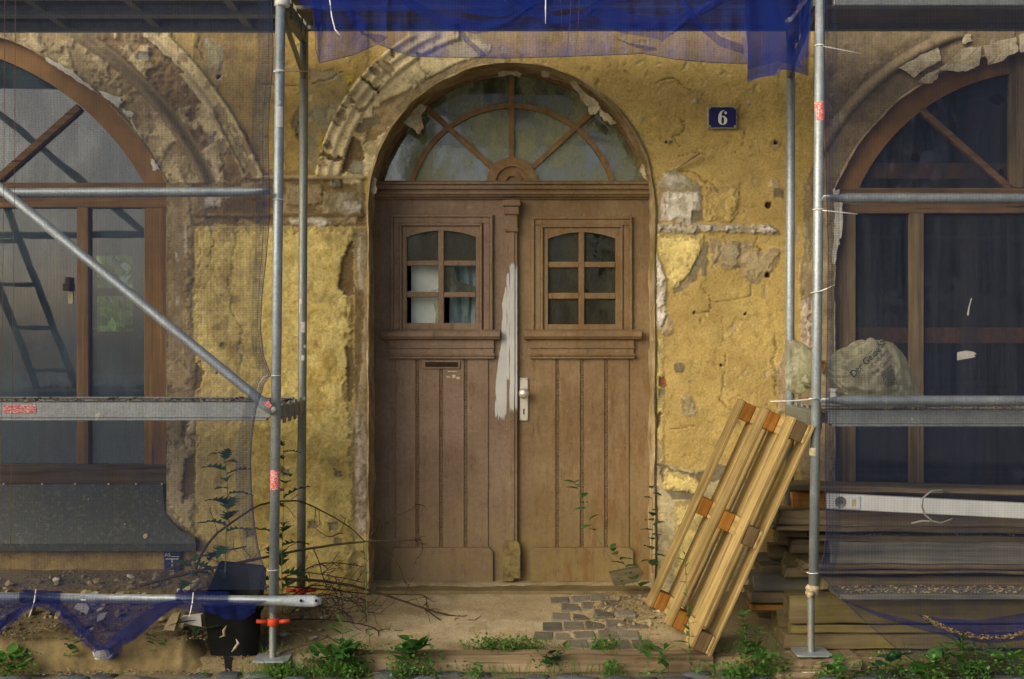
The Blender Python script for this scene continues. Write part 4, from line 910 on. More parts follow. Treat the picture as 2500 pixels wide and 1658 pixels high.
m = MB(); m.pbox(404, 1364, 436, 1365.6, 6.963, .001); m.pbox(419, 1366, 421, 1383, 6.963, .001); m.pbox(417, 1358.5, 437, 1359.5, 6.963, .001); m.obj('lettering', M['enw'], s2)

# ------------------------------------------------------------ scaffold
FYS, BYS = 6.0, 6.73
scf = thing('scaffold', 'galvanised steel tube scaffold standing along the house front', 'scaffold', P(667, 1612, FYS))
rT = .0242
def pipe(name, pts, mat='galv', r=rT, n=16, parent=None): m = MB(); m.tube(pts, r, n); return m.obj(name, M[mat], parent or scf, True)
gL = gzs(-1.15, 6.73); gR = gzs(1.53, 6.73)
pipe('standard', [P(687,-160,FYS), P(677,700,FYS), P(668,1494,FYS)]); pipe('standard', [P(744,-160,BYS), P(738,900,BYS), P(735,1436,BYS)], 'galv_d')
pipe('standard', [P(2004,-160,FYS), P(1996,700,FYS), P(1986,1440,FYS)]); pipe('standard', [P(1932,-160,BYS), P(1929,700,BYS), P(1926,1460,BYS)])
for X in (-3.72, 4.08):
    for Y in (FYS, BYS): pipe('standard', [(X, Y, 3.8), (X, Y, .1)])
def jack(px0, ytop, ybot, Y, nut, base=True, mat='galv_d'):
    a = P(px0, ytop, Y); b = P(px0-1, ybot, Y); m = MB(); n = int((a.z-b.z)/.011); prof = []
    for i in range(n*2+1): prof.append((.0150 if i % 2 else .0200, (a.z-b.z)*i/(2*n)))
    m.lathe(prof, b, (0,0,1), 14); j = m.obj('spindle', M[mat], scf, True)
    m = MB(); w = .085; m.prism([b+Vector((x*w, y*w, .004)) for x, y in ((-1,-.8),(-.8,-1),(.8,-1),(1,-.8),(1,.8),(.8,1),(-.8,1),(-1,.8))], .008, (0,0,-1)); m.obj('base_plate', M['galv'], j)
    if nut:
        c = P(px0, nut, Y); m = MB(); m.lathe([(.024,-.018),(.029,-.016),(.029,.016),(.024,.018)], c, (0,0,1), 16); m.tube([c+Vector((-.082,0,.002)), c+Vector((-.03,-.002,.0))], [.010,.011], 10); m.tube([c+Vector((.082,.004,.004)), c+Vector((.03,0,0))], [.010,.011], 10); m.obj('wing_nut', M['red'], j, True)
jack(667, 1494, 1606, FYS, 1518); jack(1981, 1440, 1592, FYS, None); jack(735, 1436, 1462, BYS, 1442)
m = MB(); m.lathe([(.026,-.02),(.034,-.012),(.030,.008),(.036,.016),(.028,.03)], P(1983,1444,FYS), (.1,0,1), 14)
m.tube([P(1985,1450,5.97), P(1972,1454,5.95)], [.014,.012], 8); m.obj('mortar_lump', M['flake'], scf, True)
# guard rails and ledgers
def rail(p0, p1, ends=True, mat='galv'):
    p0 = Vector(p0); p1 = Vector(p1); d = (p1-p0); pts = [p0, p0+d*.02, p0+d*.05, p0+d*.95, p0+d*.98, p1]
    m = MB(); m.tube(pts, rT, 16, True, [(1.25,.35),(1.15,.6),(1,1),(1,1),(1.15,.6),(1.25,.35)]); return m.obj('guard_rail', M[mat], scf, True)
rail(P(-540,474,5.955), P(662,468,5.955)); rail(P(2008,484,5.955), P(3290,486,5.955)); rail(P(2004,978,5.955), P(3290,978,5.955))
# lower ledger of the left bay with its flattened, drilled end
a = P(-540,1452,5.955); b = P(785,1468,5.955); d = b-a
m = MB(); m.tube([a, a+d*.90, a+d*.93, a+d*.955, a+d*.985, b], [rT,rT,rT,.028,.029,.018], 16, True, [(1,1),(1,1),(1,1),(.35,1.0),(.22,1.0),(.22,.8)]); m.obj('ledger', M['galv'], scf, True)
for x in (735, 772):
    m = MB(); m.lathe([(.007,0),(.007,.004)], P(x, 1466.5, 5.9395), (0,-1,0), 10); m.obj('ledger_hole', M['black'], scf)
m = MB(); c = P(668,1465,FYS); m.lathe([(.031,-.017),(.034,-.014),(.034,.014),(.031,.017)], c, (0,0,1), 18); m.box(c+Vector((.028,-.036,-.012)), c+Vector((.052,-.01,.012)), .003); m.lathe([(.011,0),(.011,.02),(.006,.021)], c+Vector((.042,-.034,0)), (0,-1,0), 6); m.obj('coupler', M['galv'], scf, True)
m = MB(); c = P(690,6,FYS); m.lathe([(.031,-.02),(.036,-.016),(.036,.016),(.031,.02)], c, (0,0,1), 18); m.obj('coupler', M['tie'], scf, True)
# diagonal brace of the left bay
a = P(-640,-62,5.915); b = P(668,1004,5.945); d = b-a
m = MB(); m.tube([a, a+d*.955, a+d*.97, a+d*.985, b+d*.004], [rT,rT,rT,.028,.02], 16, True, [(1,1),(1,1),(1,1),(.4,1.),(.3,1.)]); br = m.obj('brace', M['galv'], scf, True)
m = MB(); m.lathe([(.015,0),(.015,.012),(.008,.016)], P(670,1000,5.937), (0,-1,0), 10); m.obj('brace_pin', M['galv_d'], br)
m = MB(); m.prism([P(u, v, 5.930) for u, v in ((640,985),(655,978),(664,990),(658,998))], .002); m.obj('red_paint_mark', M['sticker'], br)
# decks: steel-edged boards on cross beams
def deck(name_x0, name_x1, ztop, zbot, boards=2, steel=True, Yr=(6.02, 6.68), undermat='deck_wood', endcut=0):
    X0, X1 = name_x0, name_x1; dk = None; w = (Yr[1]-Yr[0])/boards
    for k in range(boards):
        y0, y1 = Yr[0]+k*w+.004, Yr[0]+(k+1)*w-.004; m = MB(); m.box((X0+.01, y0+.03, ztop-.022), (X1-.01, y1-.03, ztop-.006), .002); dk = m.obj('deck_board', M[undermat], scf)
        if steel:
            for (ya, yb) in ((y0, y0+.03), (y1-.03, y1)):
                m = MB(); m.box((X0, ya, zbot+.012), (X1, yb, ztop), .004); m.box((X0+.02, ya+.002, zbot), (X1-.02, yb+.012, zbot+.012), .002); m.obj('deck_rail', M['deck_steel'], dk)
            for t in np.linspace(X0+.25, X1-.25, 5): m = MB(); m.box((t-.02, y0+.031, zbot+.015), (t+.02, y1-.031, ztop-.023)); m.obj('deck_joist', M['galv_d'], dk)
    return dk
XL, XR = -1.16, 1.51
deck(XL-2.52, XL-.03, 1.312, 1.222); deck(XR+.05, XR+2.54, 1.272, 1.192)
deck(XL-2.52, XL-.02, 3.375, 3.305); 
for k, (y0, y1) in enumerate(((6.0,6.17),(6.19,6.34),(6.37,6.52),(6.55,6.72))):   # timber boards over the middle and right bays
    for (x0, x1) in ((XL+.03, XR-.02), (XR+.04, XR+2.5)):
        m = MB(); m.box((x0, y0, 3.345+.012*(k % 2)), (x1, y1, 3.39+.012*(k % 2)), .005); m.obj('deck_board', M['dark_wood'], scf)
m = MB(); m.box((XR+.07, 5.99, 3.262), (XR+2.5, 6.03, 3.312), .004); m.obj('deck_rail', M['deck_steel'], scf)
m = MB(); m.box((XL+.03, 6.70, 3.325), (XR+2.5, 6.74, 3.37), .004); m.obj('deck_rail', M['galv_d'], scf)
for (xf, xb, z) in ((XL, -1.155, 1.262), (XR-.005, 1.525, 1.232), (XL+.01, -1.148, 3.30), (XR, 1.53, 3.30), (-3.72, -3.72, 1.262), (4.08, 4.08, 1.232), (-3.72, -3.72, 3.30), (4.08, 4.08, 3.30)):
    m = MB(); m.bar((xf, 6.02, z), (xb, 6.71, z), .05, .07, (0,0,1), .004)
    tr = m.obj('transom', M['galv_d'], scf)
    for t in np.linspace(.08, .92, 5):
        m = MB(); X = xf+(xb-xf)*t; m.box((X+.020, 6.02+.69*t-.02, z-.055), (X+.032, 6.02+.69*t+.02, z+.052), .003); m.obj('claw', M['galv_d'], tr)
for s_, X in ((1, XL+.01), (-1, XR)):
    m = MB(); m.bar((X+.0, 6.02, 3.28), (X+.004, 6.70, 3.08), .012, .05, (0,0,1), .002); m.obj('gusset', M['galv_d'], scf)
# stickers and paint on the tubes
def sticker(px0, y0, y1, Y, ang=(-100, 80), name='sticker', mat='sticker', r=rT+.0007):
    a = P(px0, y0, Y); b = P(px0, y1, Y); m = MB(); rows_ = []
    for i in range(13):
        t = math.radians(ang[0]+(ang[1]-ang[0])*i/12-90); rows_.append([Vector((a.x+r*math.cos(t), Y+r*math.sin(t), a.z)), Vector((b.x+r*math.cos(t), Y+r*math.sin(t), b.z))])
    m.grid(rows_); return m.obj(name, M[mat], scf, True)
sticker(671.5, 1147, 1195, FYS); sticker(2000.5, 249, 296, FYS, (-85, 88))
m = MB(); m.pbox(8, 988, 88, 1008, 6.0215, .002); m.obj('sticker', M['sticker'], scf)
sticker(682, 262, 312, FYS, (-30, 55), 'paint_splash', 'white'); sticker(1985, 1093, 1112, FYS, (-60, 70), 'paint_splash', 'flake')
for (y0, y1, a0, a1) in ((730,742,-40,-5),(786,812,-10,40),(842,850,20,60),(868,880,-10,30),(738,764,-60,-30)): sticker(739.5, y0, y1, BYS, (a0, a1), 'paint_splash', 'flake_w')
# ladder standing on the left deck (its mirror image shows in the shop window)
ld = thing('ladder', 'aluminium ladder leaning on the scaffold deck beside the shop window', 'ladder', (-3.1, 6.2, 1.312))
for dx in (0, .26):
    m = MB(); m.bar((-3.14+dx, 6.10, 1.31), (-3.80+dx, 6.42, 3.30), .03, .065, (0,1,0), .004); m.obj('side_rail', M['galv_d'], ld)
for k in range(7):
    t = .06+k*.14; p = Vector((-3.14-.66*t, 6.10+.32*t, 1.31+1.99*t)); m = MB(); m.tube([p, p+Vector((.26,0,0))], .015, 8); m.obj('rung', M['galv_d'], ld, True)
# crumbs on the decks
def crumbs(name, n, fx, mat, label, size=(.004,.012), kind='stuff', parent=None):
    m = MB()
    for k in range(n):
        c, up = fx(); r = random.uniform(*size); vv = [c+Vector((random.uniform(-1,1), random.uniform(-1,1), random.uniform(-.2,.8)))*r for _ in range(5)]
        m.add(vv, [(0,1,2),(0,2,3),(0,3,1),(1,2,4),(2,3,4),(3,1,4)])
    return m.obj(name, M[mat], parent, False, label, 'debris' if not parent else None, None, kind)
crumbs('deck_debris', 420, lambda: (Vector((random.uniform(-3.1, -1.22), random.uniform(6.03, 6.35), 1.314)), 0), 'rubble', 'plaster crumbs scattered along the left scaffold deck', (.006,.02))
crumbs('deck_debris', 380, lambda: (Vector((random.uniform(1.6, 3.4), random.uniform(6.03, 6.35), 1.274)), 0), 'rubble', 'plaster crumbs scattered along the right scaffold deck', (.005,.016))

# ------------------------------------------------------------ netting
def wob(a, b, s): return mnoise.noise(Vector((a, b, s)))
def net(name, top, bot, Y, mat, label=None, group=None, n=90, rws=40, amp=.02, freq=6., seed=0., parent=None, Yb=None):
    """sheet between two photo polylines with the same number of points"""
    m = MB(); T = np.linspace(0, 1, n+1); tp = np.linspace(0, 1, len(top)); rows_ = []
    tx, ty = np.interp(T, tp, [p[0] for p in top]), np.interp(T, tp, [p[1] for p in top]); bx, by = np.interp(T, tp, [p[0] for p in bot]), np.interp(T, tp, [p[1] for p in bot])
    for j in range(rws+1):
        v = j/rws; r = []
        for i in range(n+1):
            x = tx[i]+(bx[i]-tx[i])*v; y = ty[i]+(by[i]-ty[i])*v; Yc = Y if Yb is None else Y+(Yb-Y)*v
            r.append(P(x, y, Yc+amp*(wob(T[i]*freq, v*1.2, seed)+.5*wob(T[i]*freq*2.7, v*2, seed+9)+.4*wob(T[i]*3, v*7, seed+4))))
        rows_.append(r)
    m.grid(rows_); return m.obj(name, M[mat], parent, True, label, 'netting' if not parent else None, group)
def seam(pts, Y, parent, r=.0016, mat='hem'):
    m = MB(); m.tube([P(a, b, Y) for a, b in pts], r, 5); m.obj('hem', M[mat], parent)
edge = [(663,-120),(664,0),(668,120),(667,165),(660,240),(655,330),(658,430),(660,520),(652,620),(641,720),(637,800),(645,870),(662,915),(645,940),(626,1000),(617,1060),(613,1130),(615,1200),(622,1280),(632,1340),(645,1384),(652,1440)]
top = [(-620, y) for x, y in edge]
nl = net('scaffold_net', top, edge, 5.885, 'net_l', 'thin grey-blue net hanging over the left shop window bay', n=110, rws=70, amp=.018, freq=9)
net('net_fold', [(x-34-8*math.sin(y*.006), y) for x, y in edge], edge, 5.878, 'net_l', n=90, rws=6, amp=.010, freq=9, seed=2, parent=nl)
seam([(x-1, y) for x, y in edge], 5.868, nl, .002); seam([(x-9-6*math.sin(y*.004), y) for x, y in edge], 5.868, nl, .0013)
for x in (12, 38): seam([(x, -40), (x-3, 500), (x-9, 1000), (x-14, 1440)], 5.865, nl, .0014, 'string')
# net knotted round the lower ledger and sagging to the ground
nb = net('scaffold_net', [(-80,1446),(0,1448),(85,1448),(150,1452),(250,1456),(380,1460),(470,1462),(560,1464),(652,1466)], [(-60,1560),(0,1535),(85,1476),(128,1496),(235,1600),(330,1560),(420,1482),(520,1500),(640,1474)], 5.918, 'net_n', 'dark blue net gathered on the low tube and sagging to the kerb', n=80, rws=20, amp=.02, freq=8, seed=3)
for (tp_, bt_) in (([(110,1468),(150,1500),(200,1550),(240,1590)], [(146,1466),(190,1510),(228,1552),(262,1582)]), ([(262,1604),(330,1560),(400,1500),(452,1474)], [(250,1575),(320,1520),(372,1476),(440,1462)]), ([(-40,1540),(20,1500),(60,1476),(92,1470)], [(-40,1600),(10,1540),(70,1490),(100,1480)]), ([(230,1605),(245,1612),(275,1612),(300,1590)], [(232,1572),(250,1580),(270,1582),(296,1560)])):
    net('net_fold', tp_, bt_, 5.90, 'net_n', n=24, rws=8, amp=.015, freq=5, seed=6, parent=nb)
for (x0, x1) in ((52,150),(432,560)):
    m = MB(); a, b = P(x0, 1456, 5.955), P(x1, 1459, 5.955); rows_ = []
    for i in range(15):
        q = a+(b-a)*i/14; rows_.append([q+Vector((.004*wob(i*.7,k,1), math.cos(t)*(rT+.006+.004*wob(i*.8,k,2)), math.sin(t)*(rT+.007+.005*wob(i*.9,k*.7,3)))) for k, t in enumerate([2*math.pi*s/16 for s in range(17)])])
    m.grid(rows_); m.obj('net_wrap', M['net_n'], nb, True)
# bundle of net over the black tub
net('net_fold', [(500,1468),(540,1470),(580,1472),(626,1474)], [(505,1490),(545,1512),(590,1516),(622,1496)], 5.90, 'net_n', n=20, rws=8, amp=.02, freq=4, seed=8, parent=nb)
# middle: hem hanging under the upper deck
hem = [(780,154),(860,135),(922,108),(960,122),(1005,138),(1100,140),(1250,142),(1385,138),(1500,134),(1570,131),(1650,145),(1740,153),(1830,156)]
htop = [(752,-130)]+[(a, -130) for a, b in hem[1:-1]]+[(1830,-130)]
nc = net('scaffold_net', htop, hem, 5.93, 'net', 'bright blue net hanging in folds above the arched door', n=140, rws=34, amp=.055, freq=16, seed=11)
seam(hem, 5.925, nc, .0016); seam([(755,-20),(768,60),(771,120),(780,154)], 5.925, nc, .0016)
for (tp_, bt_, mt, Yn) in (([(690,-60),(800,-60),(950,-60),(1100,-60),(1215,-60),(1290,-60),(1345,-60)], [(740,18),(800,26),(950,28),(1090,24),(1215,44),(1285,22),(1345,2)], 'net_d', 5.90),
                   ([(1480,10),(1540,34),(1600,42),(1680,28),(1740,0),(1800,-30)], [(1440,34),(1520,82),(1590,92),(1618,101),(1700,44),(1792,-4)], 'net_d', 5.90),
                   ([(1150,-60),(1250,-60),(1400,-60),(1500,-60),(1600,-60)], [(1150,34),(1250,40),(1400,20),(1500,10),(1600,-10)], 'net', 5.91),
                   ([(884,82),(900,82),(930,84),(946,92)], [(890,86),(905,96),(922,108),(942,96)], 'net_d', 5.915), ([(838,30),(860,40),(880,60),(890,84)], [(832,34),(852,46),(872,66),(884,88)], 'net', 5.915),
                   ([(1500,92),(1540,106),(1580,112),(1600,116)], [(1510,98),(1545,114),(1585,126),(1605,122)], 'net_d', 5.915), ([(752,-60),(760,-60),(778,-60),(784,-60)], [(768,60),(772,70),(780,66),(788,50)], 'net_d', 5.92),
                   ([(768,60),(776,62),(782,62),(790,56)], [(776,140),(780,152),(786,110),(788,80)], 'net', 5.92)):
    net('net_fold', tp_, bt_, Yn, mt, n=40, rws=12, amp=.02, freq=7, seed=len(tp_)+Yn*100, parent=nc)
for (tp_, bt_) in (([(960,-60),(1010,0),(1080,36),(1160,52),(1240,40),(1300,0)], [(940,-40),(1000,24),(1080,66),(1165,84),(1250,66),(1320,14)]), ([(1230,-40),(1300,20),(1360,40),(1420,30),(1470,-10)], [(1225,-20),(1300,42),(1362,66),(1430,50),(1480,10)]), ([(800,-50),(850,10),(900,60)], [(790,-40),(838,20),(884,84)]), ([(1640,-60),(1700,40),(1760,90),(1815,110)], [(1625,-50),(1690,56),(1755,112),(1815,132)]), ([(1120,60),(1150,100),(1190,134)], [(1108,60),(1136,104),(1172,137)])):
    net('net_fold', tp_, bt_, 5.90, 'net_d', n=30, rws=8, amp=.025, freq=4, seed=tp_[0][0]*.13, parent=nc)
for x in (1392, 1412): seam([(x+4, -60), (x, 50), (x-8, 136)], 5.885, nc, .0012, 'string')
seam([(1366,-60),(1372,60),(1376,134)], 5.885, nc, .0008, 'string')
# loose sleeve of net beside the right standard
m = MB(); rows_ = []
for j in range(17):
    v = j/16; y = -120+v*298; r = []
    for i in range(49):
        t = 2*math.pi*i/48; rx = 78+4*math.sin(v*5)+3*wob(i*.3, v*3, 5); x = 1899+rx*math.cos(t); Yc = 6.10+.13*math.sin(t)*(1+.15*wob(i*.4, v*4, 7))
        r.append(P(x, y+(8*math.cos(t*2) if j == 16 else 0)+(14 if math.cos(t) < 0 and j == 16 else 0), Yc))
    rows_.append(r)
m.grid(rows_); sv = m.obj('scaffold_net', M['net'], None, True, 'blue net sleeve bunched beside the right scaffold tube', 'netting')
net('net_fold', [(1826,-60),(1850,-60),(1870,-60)], [(1826,170),(1900,150),(1960,168)], 6.0, 'net_d', n=24, rws=20, amp=.02, freq=4, seed=21, parent=sv)
net('net_fold', [(1950,-60),(1968,-60),(1984,-60)], [(1946,130),(1958,150),(1978,130)], 5.99, 'net', n=14, rws=20, amp=.02, freq=4, seed=22, parent=sv)
# right bay
eR = [(2012,-120),(2010,0),(2013,200),(2016,400),(2022,600),(2020,800),(2016,1000),(2014,1150),(2018,1290),(2012,1350),(1999,1398),(2050,1455),(2110,1515),(2190,1585),(2270,1640),(2370,1690)]
nr = net('scaffold_net', [(3200, y) for x, y in eR], eR, 5.890, 'net_r', 'dark blue net over the right shop window and plank stack, cut diagonally below', n=110, rws=70, amp=.018, freq=9, seed=31)
net('net_fold', [(x+30+6*math.sin(y*.006), y) for x, y in eR[:11]], eR[:11], 5.883, 'net_r', n=60, rws=6, amp=.010, freq=9, seed=2, parent=nr)
seam(eR, 5.873, nr, .002); seam([(x+9, y) for x, y in eR[:10]], 5.873, nr, .0013)
for (tp_, bt_, mt) in (([(2050,1462),(2150,1496),(2250,1520),(2330,1545),(2420,1552),(2520,1535),(2600,1500)], [(2060,1468),(2150,1508),(2250,1538),(2330,1560),(2420,1572),(2520,1560),(2600,1530)], 'net_n'), ([(2240,1500),(2300,1510),(2380,1515),(2450,1505),(2540,1490)], [(2250,1510),(2310,1540),(2390,1556),(2460,1548),(2540,1530)], 'net_n')):
    net('net_fold', tp_, bt_, 5.87, mt, n=50, rws=8, amp=.02, freq=6, seed=33, parent=nr)
m = MB(); m.tube([P(a, b+3*wob(a*.08, 0, 2), 5.862+.004*wob(a*.05, 0, 1)) for a, b in [(2255,1510),(2290,1528),(2330,1546),(2380,1556),(2430,1560),(2470,1556),(2500,1546),(2550,1530)]], [.003,.005,.007,.008,.008,.007,.006,.003], 8); m = MB(); cw = [(2255,1510),(2290,1528),(2330,1546),(2380,1556),(2430,1560),(2470,1556),(2500,1546),(2550,1530)]
def caught():
    x = random.uniform(2255, 2550); y = float(np.interp(x, [q[0] for q in cw], [q[1] for q in cw])); return P(x, y+random.uniform(-8, 3), 5.865+random.uniform(-.012,.012)), 0
crumbs('caught_sawdust', 700, caught, 'chips', None, (.003,.009), 'stuff', nr)
# cable ties
def tie(px0, py0, Y, label, tail=None, ring=True, tilt=0., r0=rT):
    t = thing('cable_tie', label, 'cable tie', P(px0, py0, Y))
    if ring:
        m = MB(); c = P(px0, py0, Y); m.tube([c+Vector(((r0+.003)*math.cos(a), (r0+.003)*math.sin(a), tilt*math.cos(a))) for a in [2*math.pi*i/20 for i in range(21)]], .0026, 6, False); m.obj('loop', M['tie'], t, True)
    if tail: m = MB(); m.tube([P(a, b, Yt_) for a, b, Yt_ in tail], [.003]+[.0032]*(len(tail)-2)+[.002], 6); m.obj('tail', M['tie'], t, True)
tie(683, 174, FYS, 'white cable tie spanning the two left tubes above the net edge', [(668,175,5.972),(690,173,5.968),(722,174,6.3),(752,174,6.70)])
tie(680, 488, FYS, 'white cable tie on the left tube just below the upper guard rail'); tie(674, 917, FYS, 'white cable tie with curled tail above the brace foot', [(662,917,5.97),(645,920,5.96),(634,935,5.95),(628,955,5.94)])
tie(667, 1391, FYS, 'white cable tie low on the left tube above the coupler')
tie(2002, 112, FYS, 'white cable tie with long tail beside the net sleeve', [(2010,113,5.97),(2050,121,5.93),(2102,131,5.90)]); tie(1998, 512, FYS, 'white cable tie with straight tail below the right guard rail', [(2008,514,5.97),(2050,518,5.93),(2094,523,5.90)])
tie(1993, 713, FYS, 'white cable tie with short upturned tail on the right tube', [(2000,712,5.97),(2016,706,5.94),(2038,695,5.91)], tilt=.004); tie(1984, 1398, FYS, 'white cable tie pinching the corner of the right net')
tie(1989, 973, FYS, 'white cable tie with long tail pointing over the pallet', [(1998,973,5.97),(1970,976,5.95),(1930,979,5.93),(1880,980,5.92)])
tie(86, 1460, 5.955, 'white cable tie dangling from the low tube near the window catch side', [(88,1438,5.925),(84,1468,5.915),(78,1488,5.905),(70,1508,5.90)], False)
tie(470, 1462, 5.955, 'white cable tie dangling from the low tube beside the black tub', [(472,1446,5.925),(470,1470,5.915),(466,1490,5.905),(462,1505,5.90)], False)
tie(1333, 30, 5.9, 'white cable tie hanging down over the blue net above the door', [(1333,-30,5.90),(1332,20,5.895),(1332,58,5.89)], False)
m = MB(); m.tube([P(804,-10,5.90), P(810,40,5.895), P(818,72,5.89), (P(830,86,5.885))], [.003,.003,.003,.005], 6); m.obj('cable_tie', M['tie'], None, True, 'white cable tie tail bent over the left corner of the blue net', 'cable tie')
# ------------------------------------------------------------ pallet leaning against the right tube
YP = 5.94
cb = P(1682,1588,YP); ct = P(1938,1022,YP); Lx = (ct-cb); PL = Lx.length; Lx.normalize()
Wd = (P(1574,1480,6.70)-cb); Wd = (Wd-Lx*Wd.dot(Lx)).normalized(); Nz = Lx.cross(Wd); TH = .122
org = cb-Nz*TH+Lx*.008
pal = thing('wooden_pallet', 'pale pine pallet with orange blocks leaning on the right scaffold tube', 'pallet', org, Matrix((Lx, Wd, Nz)).transposed().to_euler(), world_parts=False)
def pb(name, lo, hi, mat, ch=.004):
    lo = Vector(lo); hi = Vector(hi); m = MB(); m.box((0,0,0), hi-lo, ch); m.obj(name, M[mat], pal, loc=lo)
for k, (y0, w) in enumerate(((0,.098),(.165,.118),(.345,.118),(.52,.118),(.70,.098))): pb('deck_board', (0 if k % 2 == 0 else .006, y0, 0), (PL-(.004 if k % 2 else 0), y0+w, .019), 'pallet')
for y0 in (0, .35, .70): pb('bottom_board', (.002, y0+.002, .102), (PL-.002, y0+.096, .1225), 'pallet')
for i, x0 in enumerate((.004, PL/2-.05, PL-.104)):
    m = MB(); m.box((0,0,0), (.798,.095,.0155), .003); m.obj('cross_board', M['pallet'], pal, loc=(x0+.0975, .001, .0195), rot=(0,0,math.pi/2))
    for j, y0 in enumerate((.004, .352, .702)): pb('block', (x0, y0, .0355), (x0+.098, y0+.092, .1015), 'pallet_dark' if j == 0 else 'pallet_blk', .005)

nm = MB(); nm.lathe([(.0045,0),(.0045,.0012)], (0,0,0), (0,0,1), 8); nme = nm.mesh('nail_head'); nme.materials.append(M['grey_p'])
for y0 in (0, .35, .70):
    for x0 in (.03, .075, PL/2-.02, PL/2+.02, PL-.075, PL-.03): mkobj('nail_head', nme, None, pal, loc=(x0, y0+random.choice((.03,.065)), .1225))

# ------------------------------------------------------------ plank stack on the right
def plank(xl, y0, y1, Yf, depth, mat, label, length=None, ry=.0, rz=.0, name='plank', x_end=2960, grp='planks stacked under the right shop window'):
    a = P(xl, y1, Yf); h_ = P(xl, y0, Yf).z-a.z; Lg = length or max(P(x_end, 0, Yf).x-a.x, .3); m = MB(); rr = random.Random(int(xl*3+y0)); n = 18; c_ = min(.006, h_*.3); sec = [(0,c_),(0,h_-c_),(c_,h_),(depth-c_,h_),(depth,h_-c_),(depth,c_),(depth-c_,0),(c_,0)]; rows_ = []; sd_ = rr.uniform(0,99)
    for i in range(n+1):
        xx = Lg*(i/n)**1.4; rows_.append([Vector((xx+(rr.uniform(-.014,.014) if i == 0 else 0), y+.006*wob(xx*5, y*9, sd_)+rr.uniform(-.0015,.0015), z+.005*wob(xx*4, z*9+y*3, sd_+5)+rr.uniform(-.0015,.0015))) for y, z in sec+sec[:1]])
    m.grid([r[::-1] for r in rows_]); m.add(rows_[0][:8], [tuple(range(8))]); m.add(rows_[-1][:8], [tuple(range(8))[::-1]])
    return m.obj(name, M[mat], None, False, label, 'plank', grp, None, a, (0, ry, rz))
plank(1932,1184,1199,6.30,.24,'plank','brown board lying on top of the plank stack', ry=.020, rz=-.010)
m = MB(); plank(1940,1201,1246,6.36,.05,'plank_o','orange-brown board on edge under the top board', length=.42)
plank(1903,1246,1283,6.24,.20,'plank','thick weathered plank below the white cable duct', ry=.012)
plank(1893,1284,1297,6.22,.26,'plank','thin dark plank below the thick weathered one', ry=.010)
plank(1990,1308,1323,6.20,.22,'plank','sawdust-strewn plank above the wide grey plank', ry=.006)
plank(2032,1324,1377,6.16,.05,'plank_g','wide grey plank standing on edge in the stack', ry=.006)
plank(1968,1379,1391,6.13,.24,'plank','light-topped plank below the wide grey plank', ry=.004)
plank(1962,1392,1402,6.15,.22,'plank','narrow brown plank above the debris board', ry=.002)
plank(1905,1298,1333,6.38,.18,'plank','short-ended brown plank deep in the stack')
plank(1936,1318,1352,6.29,.10,'plank','upright-grained plank end beside the right tube')
plank(1882,1334,1368,6.46,.15,'plank','plank end jutting out above the dark gap')
plank(1926,1350,1386,6.34,.14,'plank_m','mossy plank end above the mortar lump')
plank(1858,1366,1380,6.52,.22,'plank_g','thin grey plank end far back in the stack')
plank(1862,1382,1406,6.42,.2,'plank','cracked brown plank end behind the pallet')
plank(1846,1408,1446,6.36,.2,'plank_g','broad pale plank end beside the pallet')
plank(1836,1448,1474,6.32,.22,'plank','dark plank end low beside the pallet')
plank(1840,1478,1492,6.30,.22,'plank_o','thin reddish plank low beside the pallet')
plank(1920,1388,1412,6.30,.18,'plank','splintered plank under the mossy end')
plank(2010,1408,1440,6.22,.18,'plank','pale plank end behind the mortar lump')
plank(1930,1456,1524,6.12,.17,'plank_m','thick mossy beam behind the threaded spindle')
plank(1900,1480,1548,6.30,.16,'plank_m','mossy beam behind the thick mossy beam')
plank(1936,1527,1547,6.12,.2,'plank_m','thin mossy board under the thick beam')
plank(1916,1551,1586,6.10,.20,'plank_m','long mossy sleeper at the bottom of the stack')
plank(1850,1500,1540,6.55,.16,'plank','dark rear plank near the ground behind the pallet')
for (xl, y0, y1, Yf, lb) in ((1960,1230,1280,6.50,'rear plank behind the white duct'),(1930,1300,1345,6.58,'rear plank hidden behind the grey plank'),(1900,1390,1440,6.56,'rear plank behind the debris board'),(1900,1445,1500,6.50,'rear beam behind the mossy beam'),(1960,1550,1590,6.36,'rear sleeper behind the mossy sleeper')):
    plank(xl, y0, y1, Yf, .14, 'plank', lb)
db = plank(2048,1452,1466,6.02,.28,'plank_g','board strewn with plaster crumbs sticking out of the stack', ry=.0)
a = P(2048,1452,6.02)
crumbs('plank_debris', 900, lambda: (Vector((a.x+.05+random.random()**1.3*1.6, 6.04+random.random()*.25, a.z+.003)), 0), 'rubble', 'pale plaster crumbs lying on the protruding board', (.004,.013))
a2 = P(1990,1308,6.20); crumbs('plank_debris', 300, lambda: (Vector((a2.x+.1+random.random()*1.7, 6.2+random.random()*.18, a2.z+.003-.006*random.random())), 0), 'rubble', 'sawdust crumbs lying on the plank above the grey one', (.003,.009))
